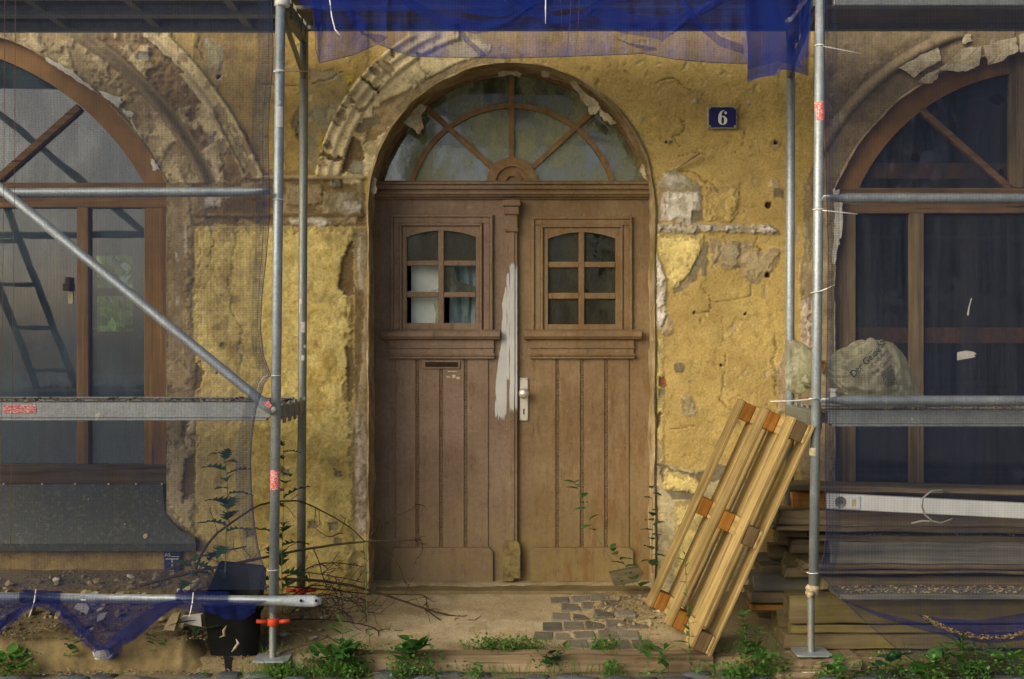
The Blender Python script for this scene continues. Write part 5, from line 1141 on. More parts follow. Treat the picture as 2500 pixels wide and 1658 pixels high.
# timbers at the kerb
def timber(x0, x1, y0, y1, Yf, depth, label, mat='kerb_wood', rz=0., ry=0.):
    a = P(x0, y1, Yf); b = P(x1, y0, Yf); m = MB(); n = 14; L = b.x-a.x; h_ = b.z-a.z; rows_ = []
    rr = random.Random(int(x0+y0)); sec = [(0,0),(0,h_-.008),(.008,h_),(depth-.008,h_),(depth,h_-.008),(depth,0)]
    for i in range(n+1):
        rows_.append([Vector((L*i/n+(rr.uniform(-.006,.006) if i in (0, n) else 0), y+rr.uniform(-.004,.004), z+rr.uniform(-.0035,.0035))) for y, z in sec+sec[:1]])
    m.grid(rows_); m.add(rows_[0][:6], [(5,4,3,2,1,0)]); m.add(rows_[-1][:6], [(0,1,2,3,4,5)])
    m.obj('timber', M[mat], None, False, label, 'timber', None, None, a, (0, ry, rz))
timber(862,1742,1599,1641,5.965,.115,'long weathered timber laid as a kerb in front of the door', ry=.002); timber(1888,2102,1611,1638,5.90,.20,'short dark timber under the right base plate'); timber(1896,2086,1643,1668,5.86,.20,'lower timber under the short dark timber')
timber(738,782,1618,1640,5.94,.10,'small timber offcut among the weeds by the left base plate')
m = MB(); m.pbox(1925,1641.5,1990,1645,5.875,.01,.001); m.obj('white_wedge', M['tie'], None, False, 'thin white wedge between the two timbers under the right tube', 'wedge')
kb = MB(); rows_ = []; kp = [(5.96,-.02),(5.97,.01),(5.978,.035),(5.985,.06),(5.992,.085),(6.005,.108),(6.025,.128),(6.05,.14),(6.08,.145),(6.11,.146),(6.14,.144),(6.17,.13),(6.19,.06)]
for i in range(261):
    X = -4.0+2.52*i/260; tp_ = min(1, (X+1.47)/-.16+.05) if X > -1.63 else 1; tp_ = max(tp_, .05)
    rows_.append([Vector((X, y+.022*wob(X*6, z*14, 3)+.012*wob(X*22, z*40, 7)+.02*(1-tp_), (z if z < .0 else z*tp_)+.014*wob(X*5, y*9, 5)+.010*wob(X*25, y*30+z*30, 9))) for y, z in kp])
kb.grid(rows_); kb.obj('kerb_stone', M['kerb'], None, True, 'sandy stone kerb below the left scaffold bay', 'kerb')
m = MB(); m.box((-.80,6.98,.10), (.81,7.36,.186), .012); m.obj('door_sill', M['kerb'], house)

# ------------------------------------------------------------ white cable duct with socket, cable loop
dt = thing('cable_duct', 'long white cable duct with a socket lying on the plank stack', 'cable duct', P(2020,1243,6.12), (0, .045, -.045), world_parts=False)
m = MB(); m.box((0,0,0), (1.75,.05,.077), .004); m.obj('channel', M['duct'], dt, loc=(0,0,0))
m = MB(); m.box((.02,-.006,.006), (.16,.0,.071), .002); m.obj('socket_plate', M['duct'], dt, loc=(0,0,0))
m = MB(); m.lathe([(.028,0),(.028,.003),(.024,.003),(.023,-.004)], (.062,-.006,.039), (0,-1,0), 24); m.obj('socket_ring', M['grey_p'], dt, loc=(0,0,0))
for dx in (-.009, .009): m = MB(); m.lathe([(.0035,0),(.0035,.002)], (.062+dx,-.0045,.039), (0,-1,0), 8); m.obj('socket_hole', M['black'], dt, loc=(0,0,0))
m = MB(); m.box((.118,-.0085,.022), (.138,-.006,.056), .001); m.obj('switch', M['flake'], dt, loc=(0,0,0))
m = MB(); m.tube([P(a, b, Y) for a, b, Y in ((2325,1208,6.2),(2298,1197,6.08),(2272,1200,6.04),(2254,1215,6.03),(2251,1238,6.03),(2258,1256,6.03),(2275,1272,6.03),(2295,1278,6.04),(2318,1270,6.06),(2330,1265,6.10))], .005, 8)
m.tube([P(a, b, Y) for a, b, Y in ((2225,1278,6.08),(2250,1272,6.06),(2280,1273,6.05),(2300,1276,6.07))], .005, 8); m.obj('cable', M['cable'], None, True, 'pale loop of cable hanging over the white duct', 'cable')

# ------------------------------------------------------------ yellow rubbish bag on the right deck
bagt = thing('rubbish_bag', 'crumpled translucent yellow rubbish bag lettered in black on the right deck', 'bag', P(2120, 985, 6.22))
A0 = P(2008, 895, 6.10); A1 = P(2260, 958, 6.30)
prof = [(0,.024,.024),(.06,.05,.045),(.15,.105,.10),(.28,.145,.13),(.42,.17,.15),(.56,.185,.16),(.68,.175,.15),(.78,.14,.12),(.88,.085,.07),(.96,.045,.03),(1,.01,.01)]
mid = lambda t: Vector((A0.x+(A1.x-A0.x)*t, A0.y+(A1.y-A0.y)*t+.03*math.sin(t*3.1), float(np.interp(t, [0,.2,.45,.65,.85,1], [A0.z, 1.44, 1.445, 1.43, 1.36, 1.295]))))
m = MB(); rows_ = []; zf = 1.276
for i in range(81):
    t = i/80; rz_ = np.interp(t, [p[0] for p in prof], [p[1] for p in prof]); ry_ = np.interp(t, [p[0] for p in prof], [p[2] for p in prof]); r = []
    for k in range(73):
        a = 2*math.pi*k/72; f = 1+.16*wob(math.cos(a)*1.6+t*2, math.sin(a)*1.6, t*5)+.20*abs(wob(math.cos(a)*4+t*6, math.sin(a)*4, t*7))-.10*abs(wob(math.cos(a)*9+t*4, math.sin(a)*9, t*15))+.05*wob(math.cos(a)*4, math.sin(a)*4+3, t*3)+.09*math.sin(a*13+wob(a*2, t*3, 1)*2)*max(0, 1-t*1.6)+.03*math.sin(a*23+t*5)*(1-t)
        q = mid(t)+Vector((.02*wob(a, t*4, 3), ry_*f*math.cos(a), rz_*f*math.sin(a))); q.z = max(q.z, zf+.004*abs(wob(k*.5, i*.5, 3))); r.append(q)
    rows_.append(r)
m.grid(rows_); bagm = m.obj('bag_body', M['bag'], bagt, True)
m = MB(); rows_ = []                                      # puffed lobe at the back
c = P(2105, 870, 6.34)
for i in range(13):
    th_ = math.pi*i/12; rows_.append([c+Vector((.095*math.sin(th_)*math.cos(a)*(1+.12*wob(i, a, 1)), .06*math.sin(th_)*math.sin(a), .085*math.cos(th_)*(1+.1*wob(a, i, 2)))) for a in [2*math.pi*k/20 for k in range(21)]])
m.grid(rows_); m.obj('bag_lobe', M['bag'], bagt, True)
m = MB(); rows_ = []                                      # open end gathered by an orange tie, sticking out past the tube
for i in range(13):
    t = i/12; c = A0+(P(1925,893,6.08)-A0)*t+Vector((0,0,-.01*math.sin(t*3))); rr_b = .022+.10*math.sin(min(t*1.25,1)*math.pi*.55)
    rows_.append([c+Vector((.015*wob(k*.6, t*3, 2), math.cos(a)*rr_b*.7*(1+.35*wob(k*.5, t*2, 6)), math.sin(a)*rr_b*(1+.35*wob(k*.6+5, t*2.5, 8)))) for k, a in enumerate([2*math.pi*s/24 for s in range(25)])])
m.grid(rows_); m.obj('bag_mouth', M['bag'], bagt, True)
m = MB(); m.tube([P(1958,905,6.03), P(1962,925,6.02), P(1975,945,6.03), P(1968,930,6.04)], [.02,.03,.022,.01], 10, True, [(1,.5)]*4); m.obj('bag_flap', M['bag'], bagt, True)
m = MB(); m.tube([A0+Vector((.004, .027*math.cos(a), .027*math.sin(a))) for a in [2*math.pi*i/16 for i in range(17)]], .007, 6, False); m.tube([A0+Vector((0,-.028,.02)), A0+Vector((-.04,-.04,.035)), A0+Vector((-.07,-.03,.03))], [.005,.006,.004], 6); m.obj('tie', M['orange'], bagt, True)
from mathutils.bvhtree import BVHTree
bv = BVHTree.FromPolygons([Vector(v) for v in bagm.data.vertices.values() and [v.co for v in bagm.data.vertices]], [tuple(p.vertices) for p in bagm.data.polygons])
def bag_text(txt, cx0, cy0, size, ang):
    me = text_mesh(txt, size, 'bag_print'); import bmesh
    bm = bmesh.new(); bm.from_mesh(me); bmesh.ops.triangulate(bm, faces=bm.faces[:]); bmesh.ops.subdivide_edges(bm, edges=bm.edges[:], cuts=1); ca, sa = math.cos(ang), math.sin(ang); bad = []
    o = P(cx0, cy0, 6.0)
    for v in bm.verts:
        q = Vector((o.x+(v.co.x*ca-v.co.y*sa), 5.9, o.z+(v.co.x*sa+v.co.y*ca))); d = (q-Vector((0,0,H))).normalized(); h = bv.ray_cast(q, Vector((0,1,0)))
        if h[0] is None: bad.append(v); v.co = q
        else: v.co = h[0]-Vector((0,.003,0))
    bmesh.ops.delete(bm, geom=bad, context='VERTS'); bm.to_mesh(me); bm.free(); me.materials.clear(); mkobj('bag_print', me, M['ink'], bagt)
bag_text('Der Gelbe Sack', 2142, 868, .048, .72); bag_text('nur mit dem', 2156, 878, .028, .70); bag_text('hier Glas und', 2168, 890, .028, .66)
for k in range(5):
    bag_text('IIIIIIIIIII', 2176+k*3, 904+k*9, .028, .60-.1*k)
m = MB(); m.lathe([(.017,0),(.020,.004),(.020,.05),(.016,.062),(.022,.066),(.022,.08)], P(2034,988,6.06), (0,0,1), 16); m.obj('small_bottle', M['tie'], None, True, 'small white plastic bottle standing at the deck edge', 'bottle')

# ------------------------------------------------------------ black tub
tb = thing('plastic_tub', 'battered black plastic tub standing behind the left tube', 'tub', P(560,1600,6.1))
def quadp(pts): return [P(*p) for p in pts]
bot = quadp(((512,1600,6.03),(628,1602,6.05),(628,1540,6.34),(525,1540,6.32))); rim = quadp(((494,1478,6.02),(640,1488,6.04),(646,1384,6.42),(538,1372,6.44)))
m = MB(); rows_ = []
for t in (0,.12,.3,.5,.7,.88,1.):
    r = []
    for k in range(4):
        a = bot[k]+(rim[k]-bot[k])*t; b = bot[(k+1) % 4]+(rim[(k+1) % 4]-bot[(k+1) % 4])*t
        for s in (0.04,.35,.65,.96): q = a+(b-a)*s; r.append(q+Vector((.008*wob(k*3+s*4, t*3, 1), .008*wob(k*3+s*4, t*3, 2), .004*wob(k+s, t, 3))))
    rows_.append(r+[r[0]])
m.grid(rows_); m.add(rows_[0][:16], [tuple(range(16))])
inn = [[q+(sum(r[:16], Vector())/16-q).normalized()*.008 for q in r] for r in rows_]; m.grid([r[::-1] for r in inn]); m.grid([rows_[-1], inn[-1]]); m.obj('tub_body', M['blackp'], tb, True)
m = MB(); m.tube(rows_[-1], .008, 8, False); m.obj('rim', M['blackp'], tb, True)
m = MB(); m.bar(P(530,1402,6.42), P(552,1402,6.42), .03, .05, (0,0,1), .004); m.obj('grip', M['grey_p'], tb)
m = MB(); m.add([P(545,1600,6.02), P(570,1604,6.02), P(562,1640,5.97), P(552,1646,5.96), P(545,1600,6.03), P(572,1604,6.03)], [(0,1,2,3),(3,2,5,4)]); m.obj('torn_flap', M['blackp'], tb)
for pts in (((553,1528),(546,1540),(548,1552),(536,1556)), ((576,1560),(582,1570),(574,1582),(566,1592))):
    m = MB(); m.tube([P(a, b, 6.0) for a, b in pts], [.003,.008,.010,.004], 7, True, [(1,.4)]*4); m.obj('dry_leaf', M['flake'], None, True, 'curled dry leaf stuck to the black tub', 'leaf', 'dry leaves on the tub')

# ------------------------------------------------------------ branches
def smooth(pts, n=5):
    out = []; q = [pts[0]]+list(pts)+[pts[-1]]
    for i in range(1, len(q)-2):
        for s in range(n):
            t = s/n; out.append(.5*((2*q[i])+(-q[i-1]+q[i+1])*t+(2*q[i-1]-5*q[i]+4*q[i+1]-q[i+2])*t*t+(-q[i-1]+3*q[i]-3*q[i+1]+q[i+2])*t**3))
    return out+[pts[-1]]
def branch(pts, r0, r1, label, Y=6.5, twigs=6, tl=.12, seed=0):
    rr = random.Random(seed+len(pts)*7+int(pts[0][0])); pp = smooth([P(a, b, c[0] if c else Y) for a, b, *c in pts]); n = len(pp)
    pp = [p+Vector((rr.uniform(-1,1), rr.uniform(-1,1), rr.uniform(-1,1)))*.0015 for p in pp]
    rt = thing('fallen_branch', label, 'branch', pp[0], group='dry branches by the door')
    m = MB(); m.tube(pp, [r0+(r1-r0)*i/(n-1)+rr.uniform(0,.0006) for i in range(n)], 7); m.obj('limb', M['twig'], rt, True)
    m = MB()
    for k in range(twigs):
        i = rr.randrange(n//4, n-1); d = (pp[min(i+1, n-1)]-pp[max(i-1, 0)]).normalized(); s = d.orthogonal(); s.rotate(Matrix.Rotation(rr.uniform(0,6.28), 3, d)); dr = (d*.7+s*.8+Vector((0,0,rr.uniform(-.3,.3)))).normalized(); L = tl*rr.uniform(.4,1.3); q = [pp[i]]
        for j in range(1, 6): dr = (dr+Vector((rr.uniform(-.3,.3), rr.uniform(-.3,.3), rr.uniform(-.3,.25)))).normalized(); q.append(q[-1]+dr*L/5)
        q = [Vector((v.x, min(v.y, 6.94), max(v.z, gzs(v.x, v.y)+.004))) for v in q]; m.tube(q, [.0024,.002,.0018,.0015,.0012,.0008], 5)
        for j in (2, 3, 4):
            if rr.random() < .6: e = q[j]+(dr+Vector((rr.uniform(-1,1), rr.uniform(-1,1), rr.uniform(-1,1)))).normalized()*L*.3; m.tube([q[j], e], [.0014,.0006], 4)
    m.obj('twig', M['twig'], rt, kind='stuff')
branch([(340,1430),(420,1408),(520,1386),(640,1362),(760,1338),(900,1322),(1028,1318)], .010, .004, 'long straight dry branch crossing to the left door leaf', 6.45, 9, .16)
branch([(478,1405),(484,1370),(515,1318),(560,1280),(620,1240),(660,1227),(690,1223),(740,1226),(790,1250),(850,1285),(892,1322)], .007, .0025, 'arched dry branch bowing over the tub', 6.5, 10, .13, 2)
branch([(395,1398),(470,1366),(540,1346),(600,1335)], .006, .004, 'short stub of branch beside the marker plate', 6.35, 4, .1, 3)
branch([(690,1414),(760,1416),(850,1428),(950,1456),(1050,1490),(1120,1505),(1205,1508)], .009, .003, 'thick dry branch lying on the sand in front of the door', 6.62, 8, .12, 4)
branch([(1038,1486),(1070,1510),(1110,1536),(1188,1548)], .004, .002, 'thin forked branch tip on the sand', 6.55, 3, .08, 5)
branch([(700,1432),(800,1440),(900,1450),(990,1452),(1034,1454),(1042,1470),(1038,1478)], .004, .002, 'thin hooked branch beside the left door leaf', 6.68, 6, .1, 6)
branch([(735,1398),(770,1380),(810,1374),(850,1378),(888,1384)], .0035, .002, 'thin twig against the yellow wall base', 6.75, 7, .1, 7)
branch([(766,1342),(778,1372),(786,1400),(800,1440)], .003, .002, 'hanging twig below the long straight branch', 6.6, 5, .09, 8)
branch([(912,1322),(945,1350),(975,1385),(990,1425),(1010,1445)], .003, .0015, 'curved twig in front of the kick board', 6.6, 5, .07, 9)
branch([(902,1328),(912,1296),(950,1268),(1000,1246),(1020,1225)], .003, .001, 'upturned twig in front of the left door leaf', 6.7, 4, .07, 10)
branch([(1027,1318),(1031,1335),(1028,1352),(1016,1364)], .002, .001, 'drooping end twig at the left door leaf', 6.45, 1, .04, 11)
branch([(600,1622),(660,1604),(720,1582),(800,1556)], .006, .003, 'dark branch on the ground by the left base plate', 6.05, 3, .08, 12)
branch([(690,1514),(780,1512),(860,1520),(915,1535),(932,1552)], .004, .002, 'thin branch on the sand behind the weeds', 6.4, 6, .1, 13)
branch([(860,1556),(920,1545),(985,1540)], .003, .001, 'short twig on the sand beside the weeds', 6.4, 4, .08, 14)
branch([(770,1290),(800,1310),(830,1300),(845,1262)], .002, .001, 'fine curled twig against the yellow wall', 6.8, 5, .08, 15)
branch([(720,1480),(790,1452),(850,1462),(890,1440)], .003, .001, 'twiggy branch heaped left of the door sill', 6.55, 14, .13, 21)
branch([(740,1450),(800,1490),(840,1485)], .003, .001, 'twiggy branch lying over the stones', 6.45, 14, .13, 22)
branch([(705,1500),(740,1475),(800,1472)], .003, .001, 'twiggy branch beside the rear left tube', 6.4, 12, .12, 23)
branch([(700,1465),(760,1430),(830,1440),(900,1470)], .004, .001, 'dense twiggy branch above the ledger end', 6.6, 18, .15, 31)
branch([(640,1440),(720,1400),(800,1405),(880,1420)], .004, .0015, 'dense twiggy branch behind the rear left tube', 6.7, 18, .15, 32)
branch([(780,1520),(850,1495),(940,1500)], .003, .001, 'dense twiggy branch nearest the long timber', 6.35, 16, .13, 33)
branch([(480,1440),(560,1420),(640,1432)], .004, .002, 'twiggy branch tangled behind the black tub', 6.55, 12, .14, 34)
branch([(820,1500),(870,1480),(930,1478)], .002, .001, 'fine twig lying on the sand', 6.6, 5, .08, 16)
branch([(760,1470),(800,1460),(860,1470),(900,1490)], .0025, .001, 'tangled twig left of the door sill', 6.62, 8, .1, 17)

# ------------------------------------------------------------ weeds
def leaf_mesh(L, w, lob=0, curl=.25, n=7, seed=0):
    rr = random.Random(seed); m = MB(); rows_ = []
    for i in range(n+1):
        t = i/n; ww = w*math.sin(math.pi*min(t**.75, 1))**.8 if 0 < t < 1 else w*.06
        if lob: ww *= (.45 if i % 2 else 1.25)
        z = -curl*L*t*t+rr.uniform(-.02,.02)*L; x = L*t+(lob and (L*.05 if i % 2 == 0 else 0))
        rows_.append([Vector((x-.02*L*(lob > 0), -ww, z+.25*ww)), Vector((L*t, 0, z)), Vector((x-.02*L*(lob > 0), ww, z+.25*ww))])
    m.grid(rows_); me = m.mesh('leaf', True); return me
LM = {}
def leafdata(kind, mat, seed):
    k = (kind, mat, seed % 3)
    if k not in LM:
        me = {'lance': lambda: leaf_mesh(1, .13, 0, .25, 7, seed), 'broad': lambda: leaf_mesh(1, .30, 0, .3, 7, seed), 'thistle': lambda: leaf_mesh(1, .30, 1, .45, 11, seed), 'round': lambda: leaf_mesh(1, .42, 0, .2, 7, seed)}[kind](); me.materials.append(M[mat]); LM[k] = me
    return LM[k]
def weed(pts, Y, label, kind, mat, nl, ls, group=None, r=.003, top=True, seed=0, start=.1, el=(.1,.9), name='weed'):
    rr = random.Random(seed+int(pts[0][0])*3); pp = smooth([P(a, b, c[0] if c else Y) for a, b, *c in pts], 6); n = len(pp); rt = thing(name, label, 'weed', pp[0], group=group)
    m = MB(); m.tube(pp, [r*(1-.6*i/(n-1)) for i in range(n)], 6); m.obj('stem', M['stem'], rt, True); az = rr.uniform(0,6.28)
    for k in range(nl):
        t = start+(1-start)*(k+.5)/nl; i = min(int(t*(n-1)), n-1); az += 2.4+rr.uniform(-.4,.4); e = rr.uniform(*el); L = ls*(1.1-.55*t)*rr.uniform(.75,1.2)
        o = bpy.data.objects.new('leaf', leafdata(kind, mat, rr.randrange(3))); col.objects.link(o); o.parent = rt; o.matrix_parent_inverse = PINV[rt.name]
        o.location = pp[i]; o.rotation_euler = (rr.uniform(-.3,.3), -e, az); o.scale = (L, L, L)
    return rt
weed([(550,1400),(552,1300),(556,1220),(552,1150),(545,1105)], 6.15, 'tall dark thistle growing behind the net beside the tub', 'thistle', 'leaf_d', 15, .165, seed=1)
weed([(690,1500),(688,1400),(690,1300),(693,1180),(692,1080)], 6.30, 'tall dark thistle growing between the two left tubes', 'thistle', 'leaf_d', 18, .165, seed=2)
weed([(478,1370),(470,1385),(465,1440)][::-1], 6.2, 'short dark thistle beside the marker plate', 'thistle', 'leaf_d', 5, .16, seed=3)
weed([(905,1600),(897,1500),(893,1420),(890,1360),(886,1318)], 6.15, 'thin bright weed rising beside the left door jamb', 'lance', 'leaf', 8, .075, r=.0022, seed=4)
weed([(1592,1400),(1592,1330),(1594,1260),(1590,1185)], 6.86, 'slender weed climbing the right door jamb', 'broad', 'leaf_d', 14, .10, seed=5, r=.0025)
weed([(1680,1618),(1682,1540),(1676,1440),(1672,1345)], 5.93, 'slender weed standing in front of the pallet', 'lance', 'leaf', 22, .07, seed=6, r=.0028)
weed([(1572,1444),(1540,1400),(1510,1360),(1490,1336)], 6.6, 'leaning weed with paired oval leaves before the right kick board', 'broad', 'leaf', 9, .11, seed=7, r=.0022)
weed([(1560,1440),(1480,1350),(1440,1270),(1412,1195),(1402,1178)], 6.65, 'long curving weed across the right door leaf', 'broad', 'leaf', 11, .095, seed=8, r=.0018, start=.4)
weed([(1445,1565),(1450,1520),(1460,1500)], 6.15, 'spindly young weed on the paving bricks', 'lance', 'leaf_b', 4, .05, seed=9, r=.002)
weed([(1520,1430),(1512,1415),(1505,1405)], 6.75, 'tiny leafy weed on the offcut by the door sill', 'broad', 'leaf_b', 5, .04, seed=10, r=.002)
for (pts, Y, lb, nl, ls, sd) in (([(1822,1606),(1820,1550),(1812,1494)], 5.93, 'feathery weed standing right of the pallet foot', 40, .085, 11), ([(1848,1606),(1850,1565),(1852,1530)], 5.95, 'smaller feathery weed beside the pallet foot', 24, .07, 12), ([(2305,1655),(2306,1610),(2304,1572)], 5.86, 'upright lance-leaved weed before the right net', 26, .085, 13), ([(2352,1650),(2350,1600),(2346,1545)], 5.86, 'tallest lance-leaved weed before the right net', 34, .10, 14), ([(2380,1655),(2385,1620),(2380,1580)], 5.88, 'bushy lance-leaved weed beside the tallest one', 22, .08, 15), ([(834,1600),(836,1550),(826,1500)], 5.95, 'upright weed rising from the big clump left of the door', 14, .11, 16), ([(1632,1640),(1625,1600),(1620,1575)], 5.92, 'broad-leaved weed on the long timber', 10, .10, 17), ([(1560,1610),(1562,1580),(1565,1562)], 6.02, 'small spiky weed on the long timber', 9, .06, 18)):
    weed(pts, Y, lb, 'lance', 'leaf', nl, ls, 'lance-leaved weeds at the kerb', seed=sd, r=.003)
def rosette(px0, py0, Y, n, ls, kind, mat, label, spread=.05, seed=0, small=60, ssz=.02):
    rr = random.Random(seed); b = P(px0, py0, Y); rt = thing('weed_clump', label, 'weed', b)
    for k in range(n):
        o = bpy.data.objects.new('leaf', leafdata(kind, mat, rr.randrange(3))); col.objects.link(o); o.parent = rt; o.matrix_parent_inverse = PINV[rt.name]
        a = rr.uniform(0,6.28); o.location = b+Vector((math.cos(a)*spread*rr.random(), math.sin(a)*spread*rr.random()*.6, rr.uniform(0,.09))); o.rotation_euler = (rr.uniform(-.3,.3), -rr.uniform(.05,1.0), a); L = ls*rr.uniform(.6,1.2); o.scale = (L, L, L)
    if small:
        m = MB(); lf_ = leaf_mesh(1, .35, 0, .2, 3, seed); vv = [v.co.copy() for v in lf_.vertices]; ff = [tuple(p.vertices) for p in lf_.polygons]
        for k in range(small):
            a = rr.uniform(0,6.28); q = b+Vector((math.cos(a)*spread*1.9*rr.random()**.6, math.sin(a)*spread*rr.random(), rr.random()**1.5*.10)); Mx = Matrix.Translation(q) @ Euler((rr.uniform(-.5,.5), -rr.uniform(0,1.1), rr.uniform(0,6.28))).to_matrix().to_4x4() @ Matrix.Scale(ssz*rr.uniform(.6,1.3), 4); m.add([Mx @ v for v in vv], ff)
        m.obj('foliage', M['leaf_b'], rt, True, kind='stuff')
rosette(820,1622,5.92,40,.085,'broad','leaf','large leafy weed clump left of the long timber',.10,1,240)
rosette(1006,1612,5.93,34,.07,'round','leaf','dark round-leaved weed clump in front of the long timber',.08,2,140)
rosette(20,1640,5.90,26,.07,'round','leaf_b','bright round-leaved weed at the kerb below the left window',.09,3,160)
rosette(1345,1628,5.92,8,.07,'round','leaf_d','small dark weed against the long timber',.05,4,80)
rosette(1868,1640,5.88,10,.07,'broad','leaf','leafy weed between pallet foot and short dark timber',.07,5,260,.022)
rosette(2040,1655,5.82,8,.06,'round','leaf','low round weed beside the lower timber',.05,6,60)
rosette(2172,1645,5.84,10,.09,'broad','leaf_d','dark weed right of the two short timbers',.06,7,80); rosette(2260,1648,5.84,9,.08,'round','leaf','round-leaved weed under the cut net',.07,8,90)
rosette(2470,1640,5.86,14,.09,'broad','leaf_b','yellow-green weed clump at the end of the right net',.12,9,260); rosette(485,1560,6.0,4,.13,'lance','leaf_d','long-leaved dark weed hanging beside the tub',.02,10,0); rosette(385,1590,5.98,3,.05,'broad','leaf_d','tiny seedling at the stone kerb',.02,11,10)
rosette(172,1604,5.97,4,.05,'round','leaf_d','tiny dark weed at the foot of the stone kerb',.02,12,20); rosette(1590,1650,5.86,6,.06,'broad','leaf','young weed under the long timber',.04,13,30)
# low cover of chickweed and grass along the kerb
m = MB(); lf_ = leaf_mesh(1, .38, 0, .15, 2, 5); vv0 = [v.co.copy() for v in lf_.vertices]; ff0 = [tuple(p.vertices) for p in lf_.polygons]; rr = random.Random(3)
for (x0, x1, Y, n, zz) in ((590,760,5.9,700,.03),(760,900,5.88,800,.05),(900,1080,5.89,600,.05),(1140,1250,5.90,620,.05),(1115,1340,6.11,900,.05),(1380,1500,6.11,600,.04),(1400,1520,5.92,520,.05),(1500,1760,5.92,260,.04),(1560,1640,6.1,200,.03),(1740,1900,5.86,500,.04),(2080,2500,5.85,700,.05),(2380,2520,5.98,350,.09),(300,600,5.9,90,.015),(-40,120,5.88,420,.05),(1900,2080,5.84,160,.03),(880,1000,6.1,160,.02)):
    for k in range(n):
        x = rr.gauss((x0+x1)/2, (x1-x0)/4); X = (x-CX)/F*Y; Yc = Y+rr.gauss(0,.035); zb = 0. if Yc < 5.96 else (.085 if Yc < 6.08 and -.78 < X < .98 else gzs(X, Yc))
        dens = wob(X*7, Yc*7, 1)
        if dens < .02: continue
        q = Vector((X, Yc, zb+rr.random()**1.6*zz*(1+dens))); Mx = Matrix.Translation(q) @ Euler((rr.uniform(-.6,.6), -rr.uniform(-.1,1.2), rr.uniform(0,6.28))).to_matrix().to_4x4() @ Matrix.Scale(rr.uniform(.009,.026), 4); m.add([Mx @ v for v in vv0], ff0)
        if rr.random() < .07: e = q+Vector((rr.uniform(-.03,.03), rr.uniform(-.02,.02), rr.uniform(.02,.07))); m.tube([q, (q+e)/2+Vector((0,0,.006)), e], [.0012,.001,.0005], 3, False)
m.obj('chickweed', M['leaf_b'], None, False, 'low green chickweed and grass growing along the kerb', 'ground cover', None, 'stuff')

m = MB()
for k in range(520):
    x = rr.choice((rr.uniform(590,900), rr.uniform(1120,1520), rr.uniform(1740,1900), rr.uniform(2080,2520))); Yc = rr.choice((5.9, 6.11, 5.88))+rr.gauss(0,.02); X = (x-CX)/F*Yc; zb = 0. if Yc < 5.96 else gzs(X, Yc)
    q = Vector((X, Yc, zb)); L = rr.uniform(.03,.11); lean = Vector((rr.uniform(-.6,.6), rr.uniform(-.4,.4), 1)).normalized(); bend = Vector((rr.uniform(-.5,.5), rr.uniform(-.4,.2), -.2))*L*.5; w = Vector((.0016, .0006, 0))
    a, b_, c_ = q, q+lean*L*.6, q+lean*L+bend; m.add([a-w, a+w, b_+w*.8, b_-w*.8, c_], [(0,1,2,3), (3,2,4)])
m.obj('grass', M['leaf_b'], None, False, 'thin grass blades sprouting along the kerb', 'grass', None, 'stuff')
m = MB()
for k in range(90):
    x = rr.choice((rr.uniform(560,1000), rr.uniform(1700,2450), rr.uniform(0,480))); Yc = rr.uniform(5.88, 6.4); X = (x-CX)/F*Yc; z = max(gzs(X, Yc), .0 if Yc < 5.95 else .03)+.006; a = rr.uniform(0,3.14); L = rr.uniform(.04,.16)
    q = Vector((X, Yc, z)); d = Vector((math.cos(a), math.sin(a)*.4, rr.uniform(0,.25)))*L; m.tube([q, q+d*.5+Vector((0,0,.006)), q+d], [.0018,.0015,.0008], 4, False)
m.obj('dead_stems', M['pallet'], None, False, 'dry straw stems lying along the kerb', 'straw', None, 'stuff')
# ------------------------------------------------------------ rubble
SM = [lump(1, k, 1, (1, .75+.1*(k % 2), .5+.07*k), .7) for k in range(5)]; SMW = [lump(1, 20+k, 1, (1,.8,.5), .6) for k in range(2)]
for me in SM: me.materials.append(M['rubble'])
for me in SMW: me.materials.append(M['rubble_w'])
def stone(x, y, Y, r, white, label, grp):
    X = (x-CX)/F*Y; z = gzs(X, Y); o = mkobj('rubble_stone', random.choice(SMW if white else SM), None, None, label, 'stone', grp, None, (X, Y, z+r*.3), (random.uniform(-.4,.4), random.uniform(-.4,.4), random.uniform(0,6.28))); o.scale = (r, r, r)
for k in range(120):
    Y = random.uniform(6.2, 6.9); stone(random.uniform(-40, 480), 0, Y, random.choice((.012,.016,.02,.026,.034)), w_ := random.random() < .14, ('white' if w_ else 'tan')+' plaster lump on the rubble heap below the left window', ('white' if w_ else 'tan')+' lumps of the rubble heap')
for k in range(26):
    stone(random.uniform(690, 800), 0, random.uniform(6.25, 6.85), random.choice((.010,.014,.02)), random.random() < .2, 'small stone among the dry branches', 'stones among the branches')
for k in range(30):
    stone(random.uniform(1470, 1600), 0, random.uniform(6.35, 6.9), random.choice((.010,.014,.022)), False, 'small plaster lump on the sawdust beside the pallet', 'lumps beside the pallet')
for k in range(16):
    stone(random.uniform(1760, 2300), 0, random.uniform(6.0, 6.12), random.choice((.006,.01,.013)), random.random() < .4, 'small pebble on the ground before the plank stack', 'pebbles by the plank stack')
def slab(pts, Y, tilt, label, th=.025, mat='rubble'):
    m = MB(); bx_ = P(sum(p[0] for p in pts)/len(pts), max(p[1] for p in pts), Y); m.prism([P(a, b, Y-tilt*(b-pts[0][1])/60) for a, b in pts], th); m.obj('rubble_slab', M[mat], None, False, label, 'rubble', None)
slab([(1488,1400),(1535,1390),(1560,1385),(1572,1400),(1560,1420),(1500,1432)], 6.88, .05, 'splintered wooden offcut lying at the door sill', .06, 'plank')
